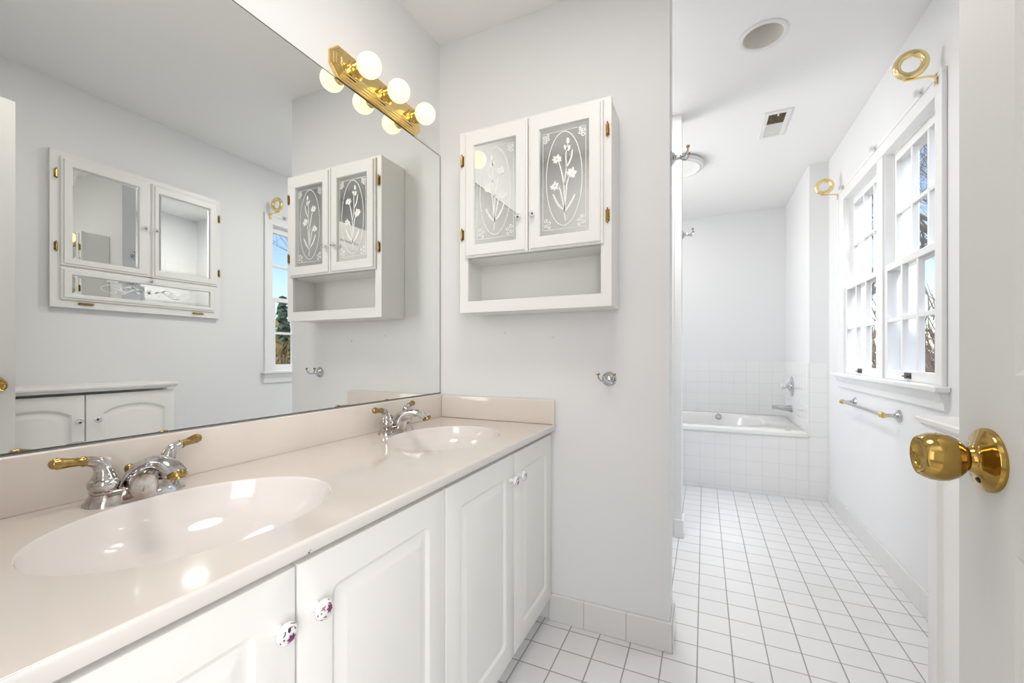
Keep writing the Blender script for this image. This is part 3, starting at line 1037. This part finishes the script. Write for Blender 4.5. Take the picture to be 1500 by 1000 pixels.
bm = BM()
box(bm, (cx0, cyf, cz0), (0.243, cyf + 0.016, cz1), r=0.002)
box(bm, (0.771, cyf, cz0), (cx1, cyf + 0.016, cz1), r=0.002)
box(bm, (0.242, cyf + 0.0003, cz0 + 0.0003), (0.772, cyf + 0.016, 1.273), r=0.001)
box(bm, (0.242, cyf + 0.0003, 1.91), (0.772, cyf + 0.016, cz1 - 0.0003), r=0.001)
obj('face_frame', bm, M_cab, WC)
F = FY(cyf - 0.016, -1)
for k, (x0, x1, g0, g1, hx, kx_) in enumerate(((0.2335, 0.5025, 0.277, 0.458, 0.2185, 0.472), (0.5055, 0.7815, 0.550, 0.734, 0.7955, 0.527))):
    bm = BM()
    o = (x0, 1.4415, x1, 1.9345)
    i = (g0, 1.491, g1, 1.878)
    def q(r, s, d):
        return [F(r[0] + s, r[1] + s, d), F(r[2] - s, r[1] + s, d), F(r[2] - s, r[3] - s, d), F(r[0] + s, r[3] - s, d)]
    loops(bm, [q(o, 0, -0.014), q(o, 0, -0.010), q(o, 0.002, -0.0075), q(o, 0.0075, -0.0065), q(o, 0.009, -0.001), q(o, 0.011, 0), q(i, -0.001, 0), q(i, 0, -0.002), q(i, 0, -0.014), q(o, 0, -0.014)])
    bmesh.ops.remove_doubles(bm, verts=bm.verts[:], dist=1e-6)
    d = obj('cabinet_door', bm, M_cab, WC)
    obj('mirror_pane', box(BM(), F(g0, 1.491, -0.0125), F(g1, 1.878, -0.008)), M_mirror2, d)
    obj('etching', etching(F, g0, 1.491, g1, 1.878, k == 1, -0.0077), M_etch, d)
    obj('knob', knob_bm((kx_, cyf - 0.016, 1.570), (0, -1, 0), 0.72, k), KM, d, True, sharp=50)
    for hz in (1.5375, 1.831):
        obj('hinge', hinge_bm(FY(cyf, -1), hx, hz), M_brassd, WC, True)

# ------------------------------------------------------------------ medicine cabinet on the right wall (seen in the mirror)
MC = thing('medicine_cabinet', 'wide white medicine cabinet with mirrored doors and flap, hanging opposite the big mirror', 'cabinet', (XR, 1.308, 1.30))
mf = 1.797
bm = BM()
box(bm, (mf + 0.014, 0.924, 1.304), (mf + 0.0275, 1.695, 2.058))
obj('carcass', bm, M_cab, MC)
bm = BM()
F0 = FX(mf, -1)
def fr(o, i, d0, d1):
    ring_rect(bm, FX(mf + 0.014, -1), o, i, d0, d1)
fr((0.916, 1.298, 1.703, 2.066), (0.962, 1.355, 1.660, 2.02), 0, 0.014)
box(bm, (mf, 0.962, 1.495), (mf + 0.014, 1.660, 1.506))
box(bm, (mf, 1.31, 1.50), (mf + 0.014, 1.333, 2.02))
obj('face_frame', bm, M_cab, MC)
F = FX(mf - 0.016, -1)
def mirror_door(name, o, i, parent, kpos):
    bm = BM()
    def q(r, s, d):
        return [F(r[0] + s, r[1] + s, d), F(r[2] - s, r[1] + s, d), F(r[2] - s, r[3] - s, d), F(r[0] + s, r[3] - s, d)]
    loops(bm, [q(o, 0, -0.0155), q(o, 0, -0.010), q(o, 0.003, -0.0065), q(o, 0.010, -0.006), q(o, 0.013, 0), q(i, -0.003, 0), q(i, 0, -0.004), q(i, 0, -0.0155), q(o, 0, -0.0155)])
    bmesh.ops.remove_doubles(bm, verts=bm.verts[:], dist=1e-6)
    d = obj(name, bm, M_cab, parent)
    bm = BM()
    loops(bm, [q(i, 0, -0.0150), q(i, 0, -0.0095), q(i, 0.013, -0.0080)], True, True)
    obj('mirror_pane', bm, M_mirror2, d)
    obj('knob', knob_bm((mf - 0.016, kpos[0], kpos[1]), (-1, 0, 0), 0.72, 0), KM, d, True, sharp=50)
    return d
mirror_door('cabinet_door', (0.950, 1.5035, 1.3155, 2.040), (0.993, 1.542, 1.263, 1.997), MC, (1.288, 1.773))
mirror_door('cabinet_door', (1.3265, 1.5035, 1.6835, 2.040), (1.357, 1.546, 1.633, 1.992), MC, (1.340, 1.773))
fd = mirror_door('flap_door', (0.950, 1.335, 1.6640, 1.4955), (0.991, 1.366, 1.633, 1.460), MC, (1.315, 1.479))
bm = BM()
G = lambda a, b, d: F(a, b, -0.0075)
def sc(pts, wd):
    q = sp2(pts, 7)
    ribbon(bm, G, q, [wd * (0.5 + math.sin(PI * i / (len(q) - 1))) for i in range(len(q))])
for s in (-1, 1):
    m_ = 1.312
    sc([(m_ + s * a, b) for a, b in ((0.02, 1.412), (0.06, 1.425), (0.10, 1.405), (0.14, 1.412), (0.17, 1.425))], 0.005)
    sc([(m_ + s * a, b) for a, b in ((0.06, 1.422), (0.085, 1.435), (0.11, 1.425), (0.10, 1.412))], 0.004)
    sc([(m_ + s * a, b) for a, b in ((0.09, 1.405), (0.12, 1.392), (0.15, 1.395), (0.145, 1.406))], 0.004)
    ribbon(bm, G, [(m_ + s * (0.155 + 0.055 * math.cos(2 * PI * k / 24)), 1.412 + 0.022 * math.sin(2 * PI * k / 24)) for k in range(25)], 0.0025)
    for a, b in ((0.035, 1.42), (0.05, 1.405), (0.07, 1.43), (0.125, 1.418)):
        blob(bm, G, (m_ + s * a, b), 0.011, 0.005, s * 0.6, 0, 0, 9)
for k in range(6):
    a = 2 * PI * k / 6
    blob(bm, G, (1.312 + 0.010 * math.cos(a), 1.413 + 0.010 * math.sin(a)), 0.010, 0.005, a, 0, 0, 9)
obj('etching', bm, M_etch, fd)
for y, z in ((0.936, 1.949), (0.936, 1.593), (1.6935, 1.945), (1.6935, 1.592)):
    obj('hinge', hinge_bm(F0, y, z), M_brassd, MC, True)
for y in (1.046, 1.568):
    obj('hinge', hinge_bm(F0, y, 1.320, False), M_brassd, MC, True)

MC.location = (XR, 1.308 * 1.033, 1.06 + (1.30 - 1.06) * 1.033)
def respace(o):
    for ch in o.children:
        if ch.type == 'MESH':
            for v in ch.data.vertices:
                v.co.x += 0.0902
                v.co.y *= 1.033
                v.co.z *= 1.033
        respace(ch)
respace(MC)

# ------------------------------------------------------------------ low cabinet behind the door
LC = thing('low_cabinet', 'low white cabinet with arched door panels and moulded top, behind the door', 'cabinet', (1.75, 0.97, 0.0))
lf = 1.603
bm = BM()
box(bm, (lf, 0.60, 0.0), (XR - 0.0125, 1.341, 0.856))
box(bm, (lf + 0.06, 0.60, 0.856), (XR - 0.0125, 1.341, 0.884))
obj('carcass', bm, M_cab, LC)
bm = BM()
pr = [(lf, 0.884), (lf - 0.016, 0.884), (lf - 0.0165, 0.887), (lf - 0.023, 0.889), (lf - 0.032, 0.899), (lf - 0.040, 0.901), (lf - 0.040, 0.910), (lf - 0.037, 0.913), (XR - 0.0005, 0.913), (XR - 0.0005, 0.884)]
loops(bm, [[Vector((x, 0.592, z)) for x, z in pr], [Vector((x, 1.347, z)) for x, z in pr]], True, True)
obj('moulded_top', bm, M_cab, LC)
F = FX(lf - 0.018, -1)
aprof = [(0.005, -0.004), (0.010, -0.0075), (0.017, -0.0075), (0.032, -0.002), (0.036, -0.001)]
for k, (y0, y1) in enumerate(((0.604, 0.9675), (0.9715, 1.339))):
    bm = BM()
    slab(bm, F, y0, 0.085, y1, 0.8715, 0.0178, lambda i: arch(y0 + 0.062 + i, 0.16 + i, y1 - 0.045 - i, 0.815 - i, 0.035, 0.004), aprof, edge=0.004)
    d = obj('cabinet_door', bm, M_cab, LC, True, sharp=25)
    obj('knob', knob_bm((lf - 0.018, (0.944, 1.010)[k], 0.750), (-1, 0, 0), 0.95, k), KM, d, True, sharp=50)

# ------------------------------------------------------------------ bathtub
BT = thing('bathtub', 'white bathtub set in the tiled alcove at the far end', 'bathtub', (0.9, 4.2, 0.0))
bm = BM()
x0, x1, y0, y1 = 0.004, XS - 0.0085, YT - 0.014, YB - 0.0085
zr = 0.492
def ov(ex, ey, hx, hy, z, p=3.2, n=64):
    o = []
    for k in range(n):
        t = 2 * PI * k / n
        c, s = math.cos(t), math.sin(t)
        o.append((ex + hx * math.copysign(abs(c) ** (2 / p), c), ey + hy * math.copysign(abs(s) ** (2 / p), s)))
    return o
ex, ey = 0.86, (y0 + y1) / 2 + 0.005
o0 = ov(ex, ey, 0.70, 0.385, 0)
rc = to_rect(o0, x0, y0, x1, y1)
rci = to_rect(o0, x0 + 0.012, y0 + 0.012, x1 - 0.012, y1 - 0.012)
ls = [[Vector((a, b, 0.455)) for a, b in rc], [Vector((a, b, zr - 0.012)) for a, b in rc], [Vector((a, b, zr)) for a, b in rci], [Vector((a, b, zr + 0.002)) for a, b in ov(ex, ey, 0.715, 0.40, 0)]]
for hx, hy, z in ((0.700, 0.385, zr - 0.006), (0.690, 0.375, zr - 0.03), (0.665, 0.355, zr - 0.12), (0.630, 0.330, zr - 0.28), (0.56, 0.28, zr - 0.38), (0.3, 0.15, zr - 0.40)):
    ls.append([Vector((a, b, z)) for a, b in ov(ex, ey, hx, hy, 0)])
loops(bm, ls, False, True)
obj('tub_shell', bm, M_tub, BT, True, sharp=50)
bm = BM()
box(bm, (x0, YT - 0.008, 0.0), (x1, YT + 0.03, 0.455))
obj('tiled_apron', bm, M_wtile, BT)
bm = BM()
lathe(bm, (1.22, ey + 0.362, 0.462), (0, -1, 0.15), [(0.030, -0.01), (0.030, 0.006), (0.026, 0.011), (0.018, 0.012), (0.015, 0.006), (0.0, 0.006)], 28)
obj('jet_fitting', bm, M_chrome, BT, True)
bm = BM()
lathe(bm, (1.67, y0 + 0.055, zr - 0.0005), (0, 0, 1), [(0.022, 0), (0.022, 0.003), (0.018, 0.006), (0.0, 0.0065)], 24)
obj('air_control', bm, M_grey, BT, True)
# tub taps
TV = thing('tub_valve', 'round chrome tap plate on tiled wall above the bathtub spout', 'tap', (XS - 0.008, 4.33, 0.79))
bm = BM()
lathe(bm, (XS - 0.0085, 4.33, 0.79), (-1, 0, 0), [(0.088, 0), (0.088, 0.004), (0.080, 0.008), (0.040, 0.012), (0.034, 0.03), (0.026, 0.032)], 40)
obj('escutcheon', bm, M_chrome, TV, True)
bm = BM()
lathe(bm, (XS - 0.0405, 4.33, 0.79), (-1, 0, 0), [(0.016, -0.006), (0.016, 0.01), (0.024, 0.016), (0.027, 0.03), (0.026, 0.048), (0.020, 0.055), (0.0, 0.056)], 12)
obj('tap_knob', bm, mat('clear_acrylic', (0.80, 0.80, 0.76, 1), 0.05, coat=0.5), TV, True)
bm = BM()
ls = []
for t in range(9):
    q = t / 8
    xx = XS - 0.0085 - 0.150 * q
    hz = 0.030 - 0.014 * q
    hy = 0.026 - 0.004 * q
    zc_ = 0.595 + 0.012 * q - 0.018 * max(0, q - 0.75)
    ls.append([Vector((xx, 4.33 + hy * math.cos(2 * PI * k / 20), zc_ + hz * math.sin(2 * PI * k / 20))) for k in range(20)])
loops(bm, ls, True, True)
tag(obj('tub_spout', bm, M_chrome, None, True), 'chrome tub spout sticking out of tiled wall over the bathtub rim', 'spout')

# ------------------------------------------------------------------ ceiling fittings
RL = thing('recessed_light', 'white recessed ceiling light with round trim, switched off', 'light', (can[0], can[1], ZC))
bm = BM()
lathe(bm, (can[0], can[1], ZC), (0, 0, -1), [(0.0775, -0.001), (0.098, 0.0), (0.098, 0.003), (0.092, 0.006), (0.080, 0.005), (0.0765, 0.002), (0.0765, -0.01)], 48, cap0=False, cap1=False)
obj('trim_ring', bm, M_plast, RL, True)
bm = BM()
lathe(bm, (can[0], can[1], ZC), (0, 0, 1), [(0.0765, -0.001), (0.0755, 0.02), (0.070, 0.07), (0.060, 0.105), (0.035, 0.112)], 48, cap0=False, cap1=False)
obj('baffle', bm, M_can, RL, True)
bm = BM()
lathe(bm, (can[0], can[1], ZC + 0.111), (0, 0, 1), [(0.037, 0.0), (0.035, 0.01), (0.0, 0.012)], 32)
obj('lamp_holder', bm, M_dark, RL, True)

AV = thing('air_vent', 'white rectangular ceiling vent, half its grille brown with dust', 'vent', (1.48, 2.985, ZC))
vx0, vx1, vy0, vy1 = 1.410, 1.555, 2.825, 3.150
bm = BM()
def Fz(a, b, d):
    return Vector((a, b, ZC - d))
def qz(s, d):
    return [Fz(vx0 + s, vy0 + s, d), Fz(vx1 - s, vy0 + s, d), Fz(vx1 - s, vy1 - s, d), Fz(vx0 + s, vy1 - s, d)]
loops(bm, [qz(0, 0.0005), qz(0, 0.003), qz(0.006, 0.006), qz(0.028, 0.006), qz(0.029, 0.001), qz(0, 0.0005)])
bmesh.ops.remove_doubles(bm, verts=bm.verts[:], dist=1e-6)
obj('vent_frame', bm, M_plast, AV)
bm = BM()
box(bm, (vx0 + 0.028, vy0 + 0.028, ZC - 0.0015), (vx1 - 0.028, 2.975, ZC - 0.0005))
for k in range(9):
    yy = vy0 + 0.032 + k * 0.0125
    box(bm, (vx0 + 0.028, yy, ZC - 0.0045), (vx1 - 0.028, yy + 0.004, ZC - 0.0015))
obj('dusty_louvres', bm, M_dust, AV)
bm = BM()
box(bm, (vx0 + 0.028, 2.975, ZC - 0.002), (vx1 - 0.028, vy1 - 0.028, ZC - 0.0005))
for k in range(11):
    yy = 2.977 + k * 0.0130
    if yy + 0.006 < vy1 - 0.028:
        box(bm, (vx0 + 0.028, yy, ZC - 0.0045), (vx1 - 0.028, yy + 0.006, ZC - 0.002))
obj('white_louvres', bm, M_plast, AV)
bm = BM()
box(bm, (1.482, vy0 + 0.02, ZC - 0.012), (1.490, vy0 + 0.045, ZC - 0.006), r=0.001)
obj('damper_lever', bm, M_plast, AV)

EF = thing('exhaust_fan', 'round white ceiling exhaust fan with slotted rim, half hidden by the shower wall', 'fan', (0.905, 3.33, ZC))
bm = BM()
lathe(bm, (0.905, 3.33, ZC), (0, 0, -1), [(0.170, 0), (0.188, 0.008), (0.192, 0.022), (0.184, 0.036), (0.160, 0.042), (0.140, 0.032), (0.120, 0.026), (0.0, 0.024)], 56)
eh = obj('fan_housing', bm, M_plast, EF, True)
bm = BM()
for k in range(56):
    a = 2 * PI * k / 56
    c, s = math.cos(a), math.sin(a)
    rows = []
    for r, z in ((0.163, 0.0428), (0.188, 0.0330)):
        rows.append((r, z))
    wv = 0.0032
    vs = []
    for r, z, sg in ((rows[0][0], rows[0][1], -1), (rows[0][0], rows[0][1], 1), (rows[1][0], rows[1][1], 1), (rows[1][0], rows[1][1], -1)):
        vs.append(Vector((0.905 + r * c - sg * wv * s, 3.33 + r * s + sg * wv * c, ZC - z)))
    up_ = Vector((0, 0, 0.004))
    loops(bm, [vs, [v + up_ for v in vs]], True, True)
obj('slots', bm, M_grey, EF)

# ------------------------------------------------------------------ robe hooks
def make_hook(loc, ax, label, rollz):
    h = thing('robe_hook', label, 'hook', loc, 'double robe hooks', rollz)
    # local: +x out of the wall
    bm = BM()
    lathe(bm, (0.0005, 0, 0), (1, 0, 0), [(0.027, 0), (0.027, 0.003), (0.0245, 0.005), (0.0215, 0.005), (0.0205, 0.009), (0.016, 0.011), (0.0145, 0.014), (0.010, 0.016), (0.0085, 0.030), (0.010, 0.034), (0.0, 0.037)], 32)
    obj('flange', bm, M_chrome, h, True, True)
    for s in (-1, 1):
        bm = BM()
        P = spline([(0.028, 0, 0.0), (0.040, s * 0.010, -0.006), (0.052, s * 0.021, -0.004), (0.058, s * 0.027, 0.006), (0.059, s * 0.029, 0.017)], 5)
        tube(bm, P, [0.0042 - 0.0012 * i / (len(P) - 1) for i in range(len(P))], 10)
        p = obj('prong', bm, M_chrome, h, True, True)
        bm = BM()
        lathe(bm, (0.059, s * 0.029, 0.016), (0.05, s * 0.1, 1), [(0.004, 0), (0.0062, 0.002), (0.0066, 0.006), (0.005, 0.0085), (0.0, 0.009)], 14)
        obj('tip', bm, M_brassd, p, True, True)
    return h
hk = make_hook((0.768, Y1, 0.970), None, 'chrome double robe hook low on the wall under the white wall cabinet', -PI / 2)
h2 = dup(hk)
h2.location = (XW, Y1 + 0.075, 1.795)
h2.rotation_euler = (0, 0, 0)
h2['label'] = 'chrome double robe hook high on the nearer wall end, before the exhaust fan'
h3 = dup(hk)
h3.location = (XW2, Y2 + 0.055, 1.772)
h3.rotation_euler = (0, 0, 0)
h3['label'] = 'small chrome double robe hook on the farther wall end, below the exhaust fan'

for x, z, lab in ((0.328, 1.155, 'small filled screw hole in the wall under the wall cabinet, nearer the mirror'), (0.544, 1.131, 'small filled screw hole in the wall under the wall cabinet, above the robe hook')):
    bm = BM()
    lathe(bm, (x, Y1 - 0.0002, z), (0, -1, 0), [(0.0055, 0), (0.0050, 0.0012), (0.0030, 0.0012), (0.0024, 0.0004), (0.0, 0.0004)], 16)
    tag(obj('filled_hole', bm, M_fill, None, True), lab, 'wall plug', 'filled screw holes')

# ------------------------------------------------------------------ towel rail
TR = thing('towel_rail', 'chrome towel rail with brass collars on the wall below the windows', 'rail', (XR, 2.83, 0.78))
for y in (2.505, 3.134):
    bm = BM()
    lathe(bm, (XR - 0.0005, y, 0.780), (-1, 0, 0), [(0.030, 0), (0.030, 0.003), (0.027, 0.0055), (0.0235, 0.0055), (0.022, 0.010), (0.016, 0.013), (0.0115, 0.016), (0.009, 0.024), (0.0085, 0.052), (0.0105, 0.056), (0.0125, 0.062), (0.0105, 0.072), (0.0, 0.074)], 32)
    obj('bracket', bm, M_chrome, TR, True)
bm = BM()
tube(bm, [(XR - 0.062, 2.515, 0.780), (XR - 0.062, 3.124, 0.780)], 0.0085, 16)
obj('bar', bm, M_chrome, TR, True)
for y, s in ((2.505, 1), (3.134, -1)):
    bm = BM()
    lathe(bm, (XR - 0.062, y - s * 0.016, 0.780), (0, s, 0), [(0.006, 0), (0.0125, 0.003), (0.0142, 0.008), (0.0125, 0.012), (0.0142, 0.017), (0.0125, 0.021), (0.0142, 0.026), (0.012, 0.030), (0.0085, 0.031)], 24)
    obj('collar', bm, M_brass, TR, True)

# ------------------------------------------------------------------ brass curtain rings
def make_ring(y, label):
    h = thing('curtain_ring', label, 'ring', (XR - 0.017, y, 2.115), 'brass curtain rings at the window corners')
    bm = BM()
    torus(bm, (-0.074, 0.0, 0.072), (0.12, 1, 0.05), 0.0415, 0.0135)
    obj('ring', bm, M_brassp, h, True, True)
    bm = BM()
    tube(bm, [(-0.002, 0, 0.006), (-0.02, 0, 0.0135), (-0.095, 0, 0.0135)], 0.0042, 10)
    obj('arm', bm, M_brassp, h, True, True)
    bm = BM()
    box(bm, (-0.0035, -0.008, -0.026), (-0.0003, 0.008, 0.016))
    lathe(bm, (-0.0035, 0, -0.017), (-1, 0, 0), [(0.003, 0), (0.0025, 0.002), (0, 0.0024)], 10)
    obj('wall_plate', bm, M_brassp, h, True, True)
    return h
r1 = make_ring(2.128, 'polished brass curtain ring on arm at the nearer top window corner')
r2 = dup(r1)
r2.location.y = 3.424
r2['label'] = 'polished brass curtain ring on arm at the farther top window corner, by bathtub'

# clear rod brackets on the head casing
def make_clip(y, label):
    h = thing('rod_bracket', label, 'bracket', (XR - 0.0172, y, 2.125), 'clear rod brackets on the window head')
    bm = BM()
    box(bm, (-0.004, -0.016, -0.014), (-0.0003, 0.016, 0.014), r=0.001)
    box(bm, (-0.026, -0.010, -0.012), (-0.004, -0.006, 0.012), r=0.001)
    box(bm, (-0.026, 0.006, -0.012), (-0.004, 0.010, 0.012), r=0.001)
    obj('clip_body', bm, M_clear, h, False, True)
    bm = BM()
    lathe(bm, (-0.004, 0, 0), (-1, 0, 0), [(0.004, 0), (0.0035, 0.002), (0, 0.0025)], 10)
    obj('screw', bm, M_chrome, h, True, True)
    return h
k1 = make_clip(2.24, 'clear plastic rod bracket on the window head next to the near brass ring')
k2 = dup(k1); k2.location.y = 2.745; k2['label'] = 'clear plastic rod bracket midway along the window head, above the mullion'
k3 = dup(k1); k3.location.y = 3.30; k3['label'] = 'clear plastic rod bracket on the window head next to the far brass ring'

# ------------------------------------------------------------------ outdoors
GZ = -3.2
bm = BM()
NG = 14
vs = {}
rnd = random.Random(5)
for i in range(NG + 1):
    for j in range(NG + 1):
        x, y = 2.3 + 60 * (i / NG) ** 1.5, -14 + 80 * j / NG
        vs[i, j] = bm.verts.new((x, y, GZ + 0.02 * max(0, x - 6) + rnd.uniform(-0.15, 0.15)))
for i in range(NG):
    for j in range(NG):
        bm.faces.new((vs[i, j], vs[i + 1, j], vs[i + 1, j + 1], vs[i, j + 1]))
g = obj('ground', bm, M_ground, None, True)
struct(g, 'leaf covered ground outside the windows')

def tree(loc, H, seed, label, depth=5, spread=0.55, lean=(0, 0)):
    rnd = random.Random(seed)
    t = thing('bare_tree', label, 'tree', loc, None)
    tr, tw = BM(), BM()
    def grow(p, d, L, r, lev):
        n = 4
        pts, rad = [p], [r]
        q = p.copy()
        dd = d.copy()
        for k in range(n):
            dd = (dd + Vector((rnd.uniform(-.22, .22), rnd.uniform(-.22, .22), rnd.uniform(-.08, .16)))).normalized()
            q = q + dd * L / n
            pts.append(q.copy())
            rad.append(r * (1 - 0.45 * (k + 1) / n))
        tube(tr if lev <= 1 else tw, pts, rad, 7 if lev <= 1 else (4 if lev < 4 else 3))
        if lev >= depth:
            return
        kids = 3 if lev < 2 else rnd.choice((3, 3, 4))
        for c in range(kids + (2 if lev == 0 else 1)):
            s = rnd.uniform(0.35, 1.0) if c else 1.0
            i = min(n, max(1, int(round(s * n))))
            ax = Vector((rnd.uniform(-1, 1), rnd.uniform(-1, 1), rnd.uniform(-.3, .5)))
            nd = (dd + ax * (spread + 0.25 * rnd.random())).normalized()
            grow(pts[i], nd, L * rnd.uniform(0.55, 0.78), rad[i] * rnd.uniform(0.55, 0.75), lev + 1)
    grow(Vector((0, 0, 0)), Vector((lean[0], lean[1], 1)).normalized(), H * 0.36, H * 0.016, 0)
    obj('trunk', tr, M_bark, t, True, True)
    obj('twigs', tw, M_twig, t, True, True)
    return t
tree((7.6, 10.2, -3.0), 12.0, 11, 'bare winter tree whose branches fill the near window panes', 6, 0.6, (-0.12, 0.08))
tree((3.2, 15.2, -2.9), 12.0, 23, 'bare winter tree farther back, seen through the farther window', 5, 0.6, (0.12, 0.0))
tree((9.6, 5.6, -2.9), 12.0, 31, 'bare winter tree reflected in the mirror beside the wall cabinet', 5, 0.6, (0.0, 0.12))

def conifer(loc, H, Rb, seed, label):
    rnd = random.Random(seed)
    t = thing('spruce_tree', label, 'tree', loc)
    bm = BM()
    tube(bm, [(0, 0, 0), (0, 0, H)], [0.16, 0.02], 8)
    obj('trunk', bm, M_bark, t, True, True)
    bm = BM()
    for k in range(420):
        s = rnd.random() ** 0.8
        z = H * (0.06 + 0.94 * s)
        L = Rb * (1 - s) * rnd.uniform(0.7, 1.1) + 0.12
        a = rnd.uniform(0, 2 * PI)
        d = Vector((math.cos(a), math.sin(a), -0.25))
        sd = Vector((-math.sin(a), math.cos(a), 0))
        for m in range(4):
            f0, f1 = m / 4, (m + 1.3) / 4
            wd = 0.16 * (1 - f0 * 0.6)
            p = Vector((0, 0, z))
            vsq = [p + d * L * f0 + sd * wd, p + d * L * f1 + Vector((0, 0, -0.06)), p + d * L * f0 - sd * wd, p + d * L * f0 + Vector((0, 0, 0.05))]
            bm.faces.new([bm.verts.new(v) for v in vsq])
    obj('needles', bm, M_needle, t, False, True)
    return t
conifer((14.3, 11.5, -2.9), 6.3, 1.6, 4, 'dark green spruce reflected in the mirror below the bare branches')

def brush(name, cen, size, n, seed, m, label):
    rnd = random.Random(seed)
    bm = BM()
    for k in range(n):
        p = Vector((cen[0] + rnd.gauss(0, 1) * size[0], cen[1] + rnd.gauss(0, 1) * size[1], cen[2] - 0.6 * size[2] + abs(rnd.gauss(0, 0.8)) * size[2]))
        if k % 3 == 0:
            d = Vector((rnd.uniform(-.5, .5), rnd.uniform(-.5, .5), 1)).normalized()
            tube(bm, [p, p + d * 0.5, p + d * 1.0 + Vector((rnd.uniform(-.2, .2), rnd.uniform(-.2, .2), 0))], [0.02, 0.014, 0.006], 3)
        else:
            a, b = Vector((rnd.uniform(-1, 1), rnd.uniform(-1, 1), rnd.uniform(-1, 1))) * 0.14, Vector((rnd.uniform(-1, 1), rnd.uniform(-1, 1), rnd.uniform(-1, 1))) * 0.14
            bm.faces.new([bm.verts.new(v) for v in (p + a, p + b, p - a, p - b)])
    return tag(obj(name, bm, m), label, 'brush', None, 'stuff')
brush('dry_thicket', (6.6, 17.0, -1.2), (2.0, 1.6, 2.4), 9000, 2, M_thick, 'tangled brown thicket seen through the lower panes of both windows')
brush('tan_shrubs', (11.0, 9.1, -1.1), (0.9, 0.9, 1.5), 5000, 9, M_gold, 'golden tan shrubs reflected in the mirror through the lowest pane')
